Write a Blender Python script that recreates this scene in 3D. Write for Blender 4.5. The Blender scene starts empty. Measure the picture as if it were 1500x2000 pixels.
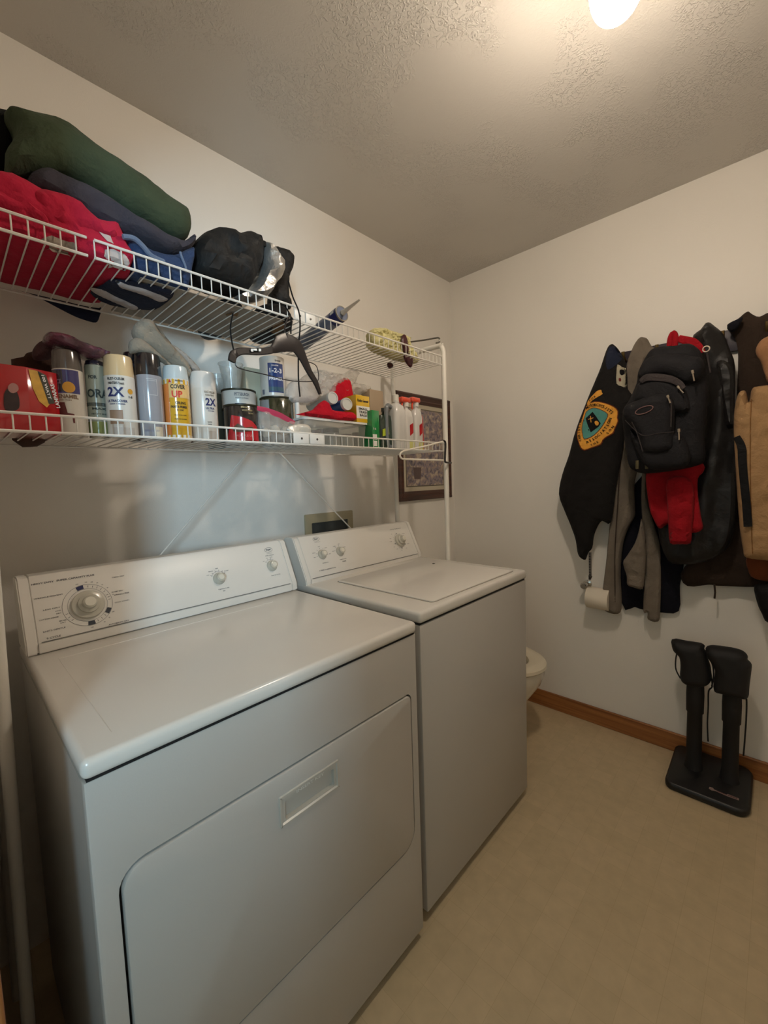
import bpy, bmesh, math, random
from mathutils import Vector, Matrix, noise
from mathutils.geometry import delaunay_2d_cdt
from mathutils.bvhtree import BVHTree
random.seed(7)
SC = bpy.context.scene
COL = SC.collection
PI = math.pi

# ------------------------------------------------------------------ camera
CX, CY, CZ = -0.1016, -1.5011, 1.2873
YAW, PIT, ROLL, FPX = math.radians(-46.4706), math.radians(-4.3087), math.radians(-1.916), 816.03
fw = Vector((-math.sin(YAW)*math.cos(PIT), math.cos(YAW)*math.cos(PIT), math.sin(PIT)))
rt0 = fw.cross(Vector((0, 0, 1))).normalized(); up0 = rt0.cross(fw)
rt = math.cos(ROLL)*rt0 + math.sin(ROLL)*up0
up = -math.sin(ROLL)*rt0 + math.cos(ROLL)*up0
CAMP = Vector((CX, CY, CZ))
cd = bpy.data.cameras.new('camera'); cam = bpy.data.objects.new('camera', cd); COL.objects.link(cam)
cd.sensor_fit = 'HORIZONTAL'; cd.sensor_width = 36; cd.lens = 36*FPX/1500; cd.clip_start = 0.01
cam.matrix_world = Matrix.Translation(CAMP) @ Matrix((rt, up, -fw)).transposed().to_4x4()
SC.camera = cam
# ------------------------------------------------------------------ view + lights
SC.view_settings.view_transform = 'Standard'; SC.view_settings.look = 'None'
SC.view_settings.exposure = 0.0; SC.view_settings.gamma = 1; SC.view_settings.use_curve_mapping = False
wd = bpy.data.worlds.new('world'); SC.world = wd; wd.use_nodes = True
wd.node_tree.nodes['Background'].inputs[0].default_value = (0.55, 0.75, 1.0, 1)
wd.node_tree.nodes['Background'].inputs[1].default_value = 0.6
LAMP = Vector((0.968, -1.220, 2.30))
LAMP_W = 216.0
WIN_W = 76.0
def area(name, loc, target, sx, sy, power, col):
    l = bpy.data.lights.new(name, 'AREA'); l.shape = 'RECTANGLE'; l.size = sx; l.size_y = sy; l.energy = power; l.color = col
    o = bpy.data.objects.new(name, l); COL.objects.link(o); o.location = loc
    o.rotation_euler = (Vector(target)-Vector(loc)).to_track_quat('-Z', 'Y').to_euler(); return o
area('window_daylight', (-1.5, -3.36, 1.45), (-0.1, -0.3, 1.35), 0.36, 1.1, WIN_W, (0.52, 0.80, 1.0))

# ------------------------------------------------------------------ helpers
def ray(u, v): return fw + rt*((u-750)/FPX) - up*((v-1000)/FPX)
def at(u, v, ax, val):
    d = ray(u, v); i = 'xyz'.index(ax); t = (val-CAMP[i])/d[i]; return CAMP + d*t
def at_plane(u, v, p0, n):
    d = ray(u, v); t = (Vector(p0)-CAMP).dot(n)/d.dot(n); return CAMP + d*t
def lin(c):
    return tuple(((x/255)/12.92 if x/255 <= .04045 else ((x/255+.055)/1.055)**2.4) for x in c)
MATS = {}
def M(name, rgb, rough=.5, metal=0, bump=0, bscale=60, vary=0, vscale=8, trans=0, alpha=None, coat=0, spec=.5, sheen=0, emit=None, emits=0, bdist=.002):
    if name in MATS: return MATS[name]
    m = bpy.data.materials.new(name); m.use_nodes = True; nt = m.node_tree; b = nt.nodes['Principled BSDF']
    c = lin(rgb)
    b.inputs['Base Color'].default_value = (*c, 1); b.inputs['Roughness'].default_value = rough; b.inputs['Metallic'].default_value = metal
    b.inputs['Specular IOR Level'].default_value = spec
    b.inputs['Coat Weight'].default_value = coat; b.inputs['Coat Roughness'].default_value = .15
    b.inputs['Sheen Weight'].default_value = sheen
    if trans: b.inputs['Transmission Weight'].default_value = trans
    if alpha is not None: b.inputs['Alpha'].default_value = alpha
    if emit: b.inputs['Emission Color'].default_value = (*emit, 1); b.inputs['Emission Strength'].default_value = emits
    tc = nt.nodes.new('ShaderNodeTexCoord')
    if vary:
        n = nt.nodes.new('ShaderNodeTexNoise'); n.inputs['Scale'].default_value = vscale; n.inputs['Detail'].default_value = 5
        r = nt.nodes.new('ShaderNodeMapRange'); r.inputs['From Min'].default_value = .3; r.inputs['From Max'].default_value = .7
        r.inputs['To Min'].default_value = 1-vary; r.inputs['To Max'].default_value = 1+vary
        mx = nt.nodes.new('ShaderNodeVectorMath'); mx.operation = 'SCALE'; mx.inputs[0].default_value = c
        nt.links.new(tc.outputs['Object'], n.inputs['Vector']); nt.links.new(n.outputs['Fac'], r.inputs['Value'])
        nt.links.new(r.outputs['Result'], mx.inputs['Scale']); nt.links.new(mx.outputs['Vector'], b.inputs['Base Color'])
    if bump:
        n = nt.nodes.new('ShaderNodeTexNoise'); n.inputs['Scale'].default_value = bscale; n.inputs['Detail'].default_value = 4
        bp = nt.nodes.new('ShaderNodeBump'); bp.inputs['Strength'].default_value = bump; bp.inputs['Distance'].default_value = bdist
        nt.links.new(tc.outputs['Object'], n.inputs['Vector']); nt.links.new(n.outputs['Fac'], bp.inputs['Height'])
        nt.links.new(bp.outputs['Normal'], b.inputs['Normal'])
    MATS[name] = m; return m
def clearmat(name, rgb, mixf=.25, rough=.08):
    """thin clear plastic: mostly see-through with a glossy skin"""
    if name in MATS: return MATS[name]
    m = bpy.data.materials.new(name); m.use_nodes = True; nt = m.node_tree; b = nt.nodes['Principled BSDF']
    b.inputs['Base Color'].default_value = (*lin(rgb), 1); b.inputs['Roughness'].default_value = rough
    b.inputs['Alpha'].default_value = mixf; b.inputs['Coat Weight'].default_value = .8
    tc = nt.nodes.new('ShaderNodeTexCoord'); n = nt.nodes.new('ShaderNodeTexNoise'); n.inputs['Scale'].default_value = 35; n.inputs['Detail'].default_value = 3; n.inputs['Distortion'].default_value = 1.5
    bp = nt.nodes.new('ShaderNodeBump'); bp.inputs['Strength'].default_value = .9; bp.inputs['Distance'].default_value = .006
    nt.links.new(tc.outputs['Object'], n.inputs['Vector']); nt.links.new(n.outputs['Fac'], bp.inputs['Height']); nt.links.new(bp.outputs['Normal'], b.inputs['Normal'])
    MATS[name] = m; return m

ORG = {}
def thing(name, label, cat, loc, group=None):
    o = bpy.data.objects.new(name, None); COL.objects.link(o); o.location = loc; o.empty_display_size = .05
    ORG[o.name] = Vector(loc); o['label'] = label; o['category'] = cat
    if group: o['group'] = group
    return o
def obj(name, bm, mat, parent=None, smooth=True, label=None, cat=None, group=None, kind=None, auto=40):
    """link bm (built in world coordinates) as one mesh object"""
    if parent is not None: org = ORG[parent.name]
    else:
        xs = [v.co for v in bm.verts]
        if kind == 'structure': org = Vector((0, 0, 0))
        else: org = Vector(((min(c.x for c in xs)+max(c.x for c in xs))/2, (min(c.y for c in xs)+max(c.y for c in xs))/2, min(c.z for c in xs)))
    bmesh.ops.translate(bm, verts=bm.verts, vec=-org)
    me = bpy.data.meshes.new(name)
    if smooth:
        for f in bm.faces: f.smooth = True
        if auto:
            ang = math.radians(auto)
            for e in bm.edges:
                if len(e.link_faces) == 2 and e.link_faces[0].normal.length > 0 and e.link_faces[1].normal.length > 0:
                    try:
                        if e.calc_face_angle() > ang: e.smooth = False
                    except ValueError: pass
    bm.to_mesh(me); bm.free()
    o = bpy.data.objects.new(name, me); COL.objects.link(o)
    for m in (mat if isinstance(mat, (list, tuple)) else [mat]): me.materials.append(m)
    if parent is not None: o.parent = parent
    else: o.location = org
    ORG[o.name] = org
    if label: o['label'] = label
    if cat: o['category'] = cat
    if group: o['group'] = group
    if kind: o['kind'] = kind
    return o
def NB(): return bmesh.new()
def bx(bm, x0, x1, y0, y1, z0, z1, bev=0, seg=2, mi=0):
    r = bmesh.ops.create_cube(bm, size=1)
    vs = r['verts']
    for v in vs: v.co = Vector((x0+(v.co.x+.5)*(x1-x0), y0+(v.co.y+.5)*(y1-y0), z0+(v.co.z+.5)*(z1-z0)))
    es = list({e for v in vs for e in v.link_edges}); fs = list({f for v in vs for f in v.link_faces})
    for f in fs: f.material_index = mi
    if bev:
        r = bmesh.ops.bevel(bm, geom=es, offset=bev, segments=seg, profile=.5, affect='EDGES')
        for f in r['faces']: f.material_index = mi
    return bm
def box(*a, **k): return bx(NB(), *a, **k)
def tube(bm, pts, r, seg=8, closed=False, cap=True):
    pts = [Vector(p) for p in pts]; n = len(pts); rings = []; prev = None
    for i, p in enumerate(pts):
        if closed: t = (pts[(i+1) % n]-pts[i-1])
        else: t = (pts[min(i+1, n-1)]-pts[max(i-1, 0)])
        t.normalize()
        if prev is None:
            a = Vector((0, 0, 1)) if abs(t.z) < .9 else Vector((1, 0, 0)); nrm = t.cross(a).normalized()
        else: nrm = (prev - t*prev.dot(t)).normalized()
        prev = nrm; bn = t.cross(nrm); rr = r[i] if isinstance(r, (list, tuple)) else r
        rings.append([bm.verts.new(p + (nrm*math.cos(2*PI*k/seg)+bn*math.sin(2*PI*k/seg))*rr) for k in range(seg)])
    m = n if closed else n-1
    for i in range(m):
        A, B = rings[i], rings[(i+1) % n]
        for k in range(seg): bm.faces.new((A[k], A[(k+1) % seg], B[(k+1) % seg], B[k]))
    if cap and not closed:
        bm.faces.new(rings[0][::-1]); bm.faces.new(rings[-1])
    return bm
def smoothpts(pts, n=6, closed=False):
    P = [Vector(p) for p in pts]; out = []; N = len(P)
    rng = range(N) if closed else range(N-1)
    for i in rng:
        if closed: a, b, c, d = P[i-1], P[i], P[(i+1) % N], P[(i+2) % N]
        else: a, b, c, d = P[max(i-1, 0)], P[i], P[i+1], P[min(i+2, N-1)]
        for k in range(n):
            t = k/n
            out.append(.5*((2*b)+(c-a)*t+(2*a-5*b+4*c-d)*t*t+(3*b-a-3*c+d)*t**3))
    if not closed: out.append(P[-1])
    return out
def lathe(bm, prof, seg=32, mat=None, capb=True, capt=True, mi=0):
    """prof: list of (r, z); mat: 4x4 placing it"""
    mat = mat or Matrix.Identity(4); rings = []
    for r, z in prof:
        if r < 1e-6: rings.append([bm.verts.new(mat @ Vector((0, 0, z)))])
        else: rings.append([bm.verts.new(mat @ Vector((r*math.cos(2*PI*k/seg), r*math.sin(2*PI*k/seg), z))) for k in range(seg)])
    for A, B in zip(rings, rings[1:]):
        for k in range(seg):
            if len(A) == 1 and len(B) == 1: continue
            if len(A) == 1: f = bm.faces.new((A[0], B[(k+1) % seg], B[k]))
            elif len(B) == 1: f = bm.faces.new((A[k], A[(k+1) % seg], B[0]))
            else: f = bm.faces.new((A[k], A[(k+1) % seg], B[(k+1) % seg], B[k]))
            f.material_index = mi
    if capb and len(rings[0]) > 1: bm.faces.new(rings[0][::-1]).material_index = mi
    if capt and len(rings[-1]) > 1: bm.faces.new(rings[-1]).material_index = mi
    return bm
def TR(x, y, z): return Matrix.Translation((x, y, z))
def frame(o, zdir, xhint=(1, 0, 0)):
    z = Vector(zdir).normalized(); x = Vector(xhint); x = (x - z*x.dot(z)).normalized(); y = z.cross(x)
    return Matrix.Translation(o) @ Matrix((x, y, z)).transposed().to_4x4()
def rr(x0, x1, z0, z1, r, n=6):
    """rounded rectangle, r = one radius or [bl, br, tr, tl]"""
    if not isinstance(r, (list, tuple)): r = [r]*4
    out = []
    for (cx, cz, a0, q) in ((x0, z0, PI, r[0]), (x1, z0, 1.5*PI, r[1]), (x1, z1, 0, r[2]), (x0, z1, .5*PI, r[3])):
        sx = 1 if cx == x0 else -1; sz = 1 if cz == z0 else -1
        for k in range(n+1):
            a = a0+k/n*PI/2; out.append((cx+sx*q+q*math.cos(a), cz+sz*q+q*math.sin(a)))
    return out
def resample(poly, step):
    out = []; n = len(poly)
    for i in range(n):
        a, b = Vector(poly[i]), Vector(poly[(i+1) % n]); L = (b-a).length; k = max(1, int(round(L/step)))
        for j in range(k): out.append(a+(b-a)*(j/k))
    return out
def inside(p, poly):
    c = False; n = len(poly); x, y = p
    for i in range(n):
        x1, y1 = poly[i]; x2, y2 = poly[i-1]
        if (y1 > y) != (y2 > y) and x < (x2-x1)*(y-y1)/(y2-y1)+x1: c = not c
    return c
def bdist(p, poly):
    best = 1e9; n = len(poly); px, py = p
    for i in range(n):
        ax, ay = poly[i]; bx_, by_ = poly[(i+1) % n]; dx, dy = bx_-ax, by_-ay; L = dx*dx+dy*dy
        t = 0 if L < 1e-12 else max(0, min(1, ((px-ax)*dx+(py-ay)*dy)/L))
        ex, ey = px-ax-t*dx, py-ay-t*dy; q = ex*ex+ey*ey
        if q < best: best = q
    return math.sqrt(best)
def mesh2d(poly, step, holes=(), rings=()):
    """triangulate polygon (with holes) with an interior grid; returns pts, tris, nboundary"""
    b = resample(poly, step); loops = [b]+[resample(h, step) for h in holes]
    pts = []; edges = []
    for L in loops:
        s = len(pts); pts += [Vector((q[0], q[1])) for q in L]; edges += [(s+i, s+(i+1) % len(L)) for i in range(len(L))]
    nb = len(pts)
    gmin = max([step*.55]+[r_*1.0+step*.3 for r_ in rings])
    xs = [q[0] for q in b]; ys = [q[1] for q in b]; row = 0; y = min(ys)+step*.6
    bt = [tuple(q) for q in b]; ht = [[tuple(q) for q in h] for h in loops[1:]]
    while y < max(ys):
        x = min(xs)+step*(.5 if row % 2 else 0)
        while x < max(xs):
            if inside((x, y), bt) and not any(inside((x, y), h) for h in ht) and bdist((x, y), bt) > gmin and all(bdist((x, y), h) > step*.5 for h in ht):
                pts.append(Vector((x, y)))
            x += step
        y += step*.866; row += 1
    for r_ in rings:
        A = sum(bt[i][0]*bt[(i+1) % len(bt)][1]-bt[(i+1) % len(bt)][0]*bt[i][1] for i in range(len(bt))); sg = 1 if A > 0 else -1
        for i in range(len(bt)):
            e = Vector(bt[(i+1) % len(bt)])-Vector(bt[i-1])
            if e.length < 1e-9: continue
            q = Vector(bt[i])+Vector((-e.y, e.x)).normalized()*sg*r_
            if inside(q, bt) and bdist(q, bt) > r_*.93: pts.append(q)
    r = delaunay_2d_cdt(pts, edges, [], 0, 1e-7)
    ov, of = r[0], r[2]; tris = []
    for f in of:
        c = sum((ov[i] for i in f), Vector((0, 0)))/len(f)
        if inside(c, bt) and not any(inside(c, h) for h in ht): tris.append(tuple(f))
    return ov, tris, bt
def P3(ax, a, b, c):
    return Vector((c, a, b)) if ax == 'x' else (Vector((a, c, b)) if ax == 'y' else Vector((a, b, c)))
def outline(pts, ax, val):
    out = []
    for p in pts:
        if len(p) == 3: out.append((p[1], p[2]))
        else:
            w = at(p[0], p[1], ax, val); out.append((w.y, w.z) if ax == 'x' else ((w.x, w.z) if ax == 'y' else (w.x, w.y)))
    return out
def puff(pts, ax, val, tf, tb, w=.03, step=.012, amp=0, sc=12, fold=(0, 0, 0, 0), sm=3, px=True, seed=0, stretch=(1, 1, 1), bm=None, mi=0, edge=0, pw=2, crease=0):
    """pillow-like solid from an outline in plane ax=val; tf towards the camera (negative axis), tb away.
    fold = (amp, freq, angle, phase) ridges across the surface"""
    poly = outline(pts, ax, val) if px else pts
    if sm: poly = [tuple(q.xy) for q in smoothpts([(a, b, 0) for a, b in poly], sm, True)]
    ov, tris, bt = mesh2d(poly, step, rings=(w*.1, w*.35, w*.8) if w > .012 else ())
    bm = bm or NB(); F = []; B = []
    for p in ov:
        d = bdist(p, bt)
        if d < 1e-5:
            e = noise.noise(Vector((p.x*30+seed, p.y*30, 3)))*edge
            v = bm.verts.new(P3(ax, p.x+e, p.y+e, val)); F.append(v); B.append(v); continue
        t = min(1, d/w); pr = max(0, 1-(1-t)**pw)**(1/pw)
        co = Vector((p.x*stretch[0]*sc+seed*3.1, p.y*stretch[1]*sc, seed*1.7))
        nz = noise.noise(co)+.5*noise.noise(co*2.3)+.22*noise.noise(co*5.1)
        if crease: nz += crease*(.45-abs(noise.noise(co*1.6+Vector((9, 4, 2)))))*2+crease*(.3-abs(noise.noise(co*3.4+Vector((1, 7, 5)))))
        fo = 0
        if fold[0]:
            q = p.x*math.cos(fold[2])+p.y*math.sin(fold[2]) + .35/fold[1]*6*noise.noise(Vector((p.x*4, p.y*4, seed)))*.3
            fo = fold[0]*math.sin(q*fold[1]+fold[3])
        F.append(bm.verts.new(P3(ax, p.x, p.y, val-pr*tf-pr*(nz*amp+fo))))
        B.append(bm.verts.new(P3(ax, p.x, p.y, val+pr*tb+pr*nz*amp*.5)))
    for t in tris:
        for vs in (([F[i] for i in t]), [B[i] for i in t][::-1]):
            if len(set(vs)) == 3:
                try: bm.faces.new(vs).material_index = mi
                except ValueError: pass
    bmesh.ops.recalc_face_normals(bm, faces=bm.faces)
    return bm
def bvh(o):
    me = o.data; org = ORG[o.name]
    return BVHTree.FromPolygons([v.co+org for v in me.vertices], [p.vertices[:] for p in me.polygons])
def draper(o, ax, off=.0015, default=None):
    T = bvh(o); i = 'xyz'.index(ax); d = Vector((0, 0, 0)); d[i] = 1
    def f(a, b):
        s = P3(ax, a, b, -5); h = T.ray_cast(s, d)[0]
        if h is None: return P3(ax, a, b, default if default is not None else 0)
        h = h.copy(); h[i] -= off; return h
    return f
def patch(poly, f, step, bm=None, mi=0, holes=()):
    ov, tris, _ = mesh2d(poly, step, holes); bm = bm or NB(); V = [bm.verts.new(f(p.x, p.y)) for p in ov]
    for t in tris:
        try: bm.faces.new([V[i] for i in t]).material_index = mi
        except ValueError: pass
    return bm
# text
_TX = {}
def glyphs(s, bold=0):
    key = (s, bold)
    if key in _TX: return _TX[key]
    c = bpy.data.curves.new('t', 'FONT'); c.body = s; c.size = 1; c.resolution_u = 2; c.offset = bold; c.align_x = 'CENTER'; c.align_y = 'CENTER'
    o = bpy.data.objects.new('t', c); COL.objects.link(o); dg = bpy.context.evaluated_depsgraph_get(); dg.update()
    me = bpy.data.meshes.new_from_object(o.evaluated_get(dg))
    vs = [v.co.xy.copy() for v in me.vertices]; fs = [tuple(p.vertices) for p in me.polygons]
    bpy.data.objects.remove(o); bpy.data.curves.remove(c); bpy.data.meshes.remove(me)
    if vs:
        x0, x1 = min(v.x for v in vs), max(v.x for v in vs); y0, y1 = min(v.y for v in vs), max(v.y for v in vs)
    else: x0 = x1 = y0 = y1 = 0
    _TX[key] = (vs, fs, x0, x1, y0, y1); return _TX[key]
def text(bm, s, f, w=None, h=None, u0=0, v0=0, ang=0, bold=.015, cut=None, mi=0):
    """f(u, v) -> world; text centred on (u0, v0), stretched to w x h"""
    vs, fs, x0, x1, y0, y1 = glyphs(s, bold)
    if not vs: return bm
    sy = h/(y1-y0); sx = w/(x1-x0) if w else sy
    tmp = NB(); V = [tmp.verts.new(((v.x-(x0+x1)/2)*sx, (v.y-(y0+y1)/2)*sy, 0)) for v in vs]
    for q in fs:
        try: tmp.faces.new([V[i] for i in q])
        except ValueError: pass
    if cut:
        for _ in range(3):
            es = [e for e in tmp.edges if e.calc_length() > cut]
            if not es: break
            bmesh.ops.subdivide_edges(tmp, edges=es, cuts=1)
            bmesh.ops.triangulate(tmp, faces=tmp.faces)
    ca, sa = math.cos(ang), math.sin(ang); mp = {}
    for v in tmp.verts: mp[v] = bm.verts.new(f(u0+v.co.x*ca-v.co.y*sa, v0+v.co.x*sa+v.co.y*ca))
    for q in tmp.faces:
        bm.faces.new([mp[v] for v in q.verts]).material_index = mi
    tmp.free(); return bm
def cylmap(cx, cy, z0, r, phi):
    """u runs to the viewer's right along the cylinder, v is height above z0"""
    def f(u, v):
        a = phi + u/r; return Vector((cx+r*math.cos(a), cy+r*math.sin(a), z0+v))
    return f
def planemap(o, R, U):
    o, R, U = Vector(o), Vector(R), Vector(U)
    return lambda u, v: o+R*u+U*v
def facing(cx, cy): return math.atan2(CY-cy, CX-cx)
def cylpatch(bm, f, u0, u1, v0, v1, n=14, mi=0):
    rows = [[bm.verts.new(f(u0+(u1-u0)*i/n, v)) for i in range(n+1)] for v in (v0, v1)]
    for i in range(n): bm.faces.new((rows[0][i], rows[0][i+1], rows[1][i+1], rows[1][i])).material_index = mi
    return bm

# ------------------------------------------------------------------ materials for the room
def wallmat(name, rgb, strength, scale, rough=.75):
    m = M(name, rgb, rough, bump=strength, bscale=scale, vary=.02, vscale=2); return m
WALL = wallmat('wall_paint', (236, 231, 222), .25, 260, .55)
def ceilmat():
    m = bpy.data.materials.new('ceiling_texture'); m.use_nodes = True; nt = m.node_tree; b = nt.nodes['Principled BSDF']
    b.inputs['Base Color'].default_value = (*lin((208, 203, 195)), 1); b.inputs['Roughness'].default_value = .6
    tc = nt.nodes.new('ShaderNodeTexCoord')
    n1 = nt.nodes.new('ShaderNodeTexNoise'); n1.inputs['Scale'].default_value = 60; n1.inputs['Detail'].default_value = 3; n1.inputs['Distortion'].default_value = 2.0
    r1 = nt.nodes.new('ShaderNodeMapRange'); r1.inputs['From Min'].default_value = .50; r1.inputs['From Max'].default_value = .60
    n2 = nt.nodes.new('ShaderNodeTexNoise'); n2.inputs['Scale'].default_value = 3.2; n2.inputs['Detail'].default_value = 2
    r2 = nt.nodes.new('ShaderNodeMapRange'); r2.inputs['From Min'].default_value = .47; r2.inputs['From Max'].default_value = .60; r2.inputs['To Min'].default_value = .04
    mu = nt.nodes.new('ShaderNodeMath'); mu.operation = 'MULTIPLY'
    bp = nt.nodes.new('ShaderNodeBump'); bp.inputs['Strength'].default_value = .6; bp.inputs['Distance'].default_value = .0045
    L = nt.links.new
    L(tc.outputs['Object'], n1.inputs['Vector']); L(tc.outputs['Object'], n2.inputs['Vector']); L(n1.outputs['Fac'], r1.inputs['Value']); L(n2.outputs['Fac'], r2.inputs['Value'])
    L(r1.outputs['Result'], mu.inputs[0]); L(r2.outputs['Result'], mu.inputs[1]); L(mu.outputs[0], bp.inputs['Height']); L(bp.outputs['Normal'], b.inputs['Normal'])
    return m
def floormat():
    m = bpy.data.materials.new('vinyl_tile'); m.use_nodes = True; nt = m.node_tree; b = nt.nodes['Principled BSDF']
    b.inputs['Roughness'].default_value = .45
    tc = nt.nodes.new('ShaderNodeTexCoord'); mp = nt.nodes.new('ShaderNodeMapping'); mp.inputs['Location'].default_value = (.03, .05, 0)
    br = nt.nodes.new('ShaderNodeTexBrick'); br.offset = 0; br.squash = 1
    br.inputs['Scale'].default_value = 1; br.inputs['Brick Width'].default_value = .075; br.inputs['Row Height'].default_value = .075
    br.inputs['Mortar Size'].default_value = .0010; br.inputs['Mortar Smooth'].default_value = .6
    br.inputs['Color1'].default_value = (*lin((196, 176, 142)), 1); br.inputs['Color2'].default_value = (*lin((190, 171, 137)), 1); br.inputs['Mortar'].default_value = (*lin((184, 164, 130)), 1)
    n = nt.nodes.new('ShaderNodeTexNoise'); n.inputs['Scale'].default_value = 26; n.inputs['Detail'].default_value = 6
    r = nt.nodes.new('ShaderNodeMapRange'); r.inputs['From Min'].default_value = .3; r.inputs['From Max'].default_value = .7; r.inputs['To Min'].default_value = .93; r.inputs['To Max'].default_value = 1.06
    mx = nt.nodes.new('ShaderNodeVectorMath'); mx.operation = 'SCALE'
    L = nt.links.new
    L(tc.outputs['Object'], mp.inputs['Vector']); L(mp.outputs['Vector'], br.inputs['Vector']); L(tc.outputs['Object'], n.inputs['Vector']); L(n.outputs['Fac'], r.inputs['Value'])
    L(br.outputs['Color'], mx.inputs[0]); L(r.outputs['Result'], mx.inputs['Scale']); L(mx.outputs['Vector'], b.inputs['Base Color'])
    return m
def woodmat(name, a, bcol, axis='y', scale=1):
    m = bpy.data.materials.new(name); m.use_nodes = True; nt = m.node_tree; b = nt.nodes['Principled BSDF']; b.inputs['Roughness'].default_value = .4
    tc = nt.nodes.new('ShaderNodeTexCoord'); mp = nt.nodes.new('ShaderNodeMapping')
    mp.inputs['Scale'].default_value = {'y': (60, 2, 60), 'x': (2, 60, 60), 'z': (60, 60, 2)}[axis]
    n = nt.nodes.new('ShaderNodeTexNoise'); n.inputs['Scale'].default_value = scale; n.inputs['Detail'].default_value = 6; n.inputs['Distortion'].default_value = .6
    cr = nt.nodes.new('ShaderNodeValToRGB'); cr.color_ramp.elements[0].position = .35; cr.color_ramp.elements[1].position = .65
    cr.color_ramp.elements[0].color = (*lin(a), 1); cr.color_ramp.elements[1].color = (*lin(bcol), 1)
    L = nt.links.new
    L(tc.outputs['Object'], mp.inputs['Vector']); L(mp.outputs['Vector'], n.inputs['Vector']); L(n.outputs['Fac'], cr.inputs['Fac']); L(cr.outputs['Color'], b.inputs['Base Color'])
    return m
OAK = woodmat('oak_trim', (128, 78, 40), (170, 112, 62))
OAKZ = woodmat('oak_casing', (128, 78, 40), (170, 112, 62), 'z')

# ------------------------------------------------------------------ the setting
H = 2.48; XR = 2.13; XL = -.11
S = dict(kind='structure', smooth=False)
obj('floor', box(-2.8, XR+.1, -3.6, .1, -.08, 0), floormat(), **S)
obj('ceiling', box(-2.8, XR+.1, -3.6, .1, H, H+.08), ceilmat(), **S)
obj('wall_back', box(-2.8, XR+.1, 0, .1, 0, H), WALL, **S)
obj('wall_right', box(XR, XR+.1, -3.6, 0, 0, H), WALL, **S)
bm = box(XL-.12, XL, -.80, 0, 0, H); bx(bm, XL-.12, XL, -3.5, -1.75, 0, H); bx(bm, XL-.12, XL, -1.75, -.80, 2.05, H)
obj('wall_left', bm, WALL, **S)
obj('wall_near', box(XL, XR, -2.6, -2.5, 0, H), WALL, **S)
obj('wall_far_left', box(-2.8, -2.7, -3.5, 0, 0, H), WALL, **S)
bm = box(-2.8, -1.8, -3.6, -3.5, 0, H); bx(bm, -1.2, XL, -3.6, -3.5, 0, H); bx(bm, -1.8, -1.2, -3.6, -3.5, 0, .85); bx(bm, -1.8, -1.2, -3.6, -3.5, 2.05, H)
obj('wall_front', bm, WALL, **S)
bm = box(-1.83, -1.79, -3.57, -3.49, .82, 2.08); bx(bm, -1.21, -1.17, -3.57, -3.49, .82, 2.08); bx(bm, -1.83, -1.17, -3.57, -3.49, .82, .86); bx(bm, -1.83, -1.17, -3.57, -3.49, 2.04, 2.08); bx(bm, -1.8, -1.2, -3.56, -3.53, 1.43, 1.46)
obj('light_block_wall', box(-2.7, XL-.12, -2.26, -2.16, 0, 1.13), WALL, **S)  # added half wall, out of view, keeps low daylight off the dryer front
obj('window_1', bm, M('window_white', (235, 235, 230), .4), **S)
bm = box(XL-.13, XL+.012, -.862, -.80, 0, 2.06, bev=.003); bx(bm, XL-.13, XL+.012, -1.76, -1.70, 0, 2.06, bev=.003); bx(bm, XL-.13, XL+.012, -1.76, -.80, 2.0, 2.06, bev=.003)
obj('trim_1', bm, OAKZ, **S)
bm = box(XR-.013, XR, -2.5, -.012, 0, .088, bev=.004)
obj('baseboard_right', bm, OAK, **S)
obj('baseboard_back', box(1.44, XR-.013, -.012, 0, 0, .088, bev=.004), woodmat('oak_trim_x', (128, 78, 40), (170, 112, 62), 'x'), **S)

# ------------------------------------------------------------------ ceiling lamp
lt = thing('ceiling_lamp', 'ribbed glass ceiling lamp glowing warm white at the top of the photo', 'lamp', (LAMP.x, LAMP.y, H))
prof = []
for k in range(61):
    a = k/60*PI/2; r = .052*math.cos(a)**.75 if k < 60 else 0; z = H-.150-.072*math.sin(a)
    r += (.0022*math.sin(k*1.55) if 2 < k < 58 else 0)
    prof.append((max(r, 0), z))
EM = bpy.data.materials.new('lamp_glass'); EM.use_nodes = True
nt = EM.node_tree; b = nt.nodes['Principled BSDF']; b.inputs['Base Color'].default_value = (1, .95, .8, 1); b.inputs['Roughness'].default_value = .3
b.inputs['Emission Color'].default_value = (1, .85, .69, 1); b.inputs['Emission Strength'].default_value = LAMP_W
obj('glass_shade', lathe(NB(), prof[::-1], 40, TR(LAMP.x, LAMP.y, 0), capb=False), EM, lt, auto=0)
obj('lamp_base', lathe(NB(), [(.075, H), (.075, H-.012), (.030, H-.03), (.030, H-.12), (.054, H-.14), (.054, H-.151)][::-1], 40, TR(LAMP.x, LAMP.y, 0)), M('lamp_base_white', (230, 226, 215), .4), lt)

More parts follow.
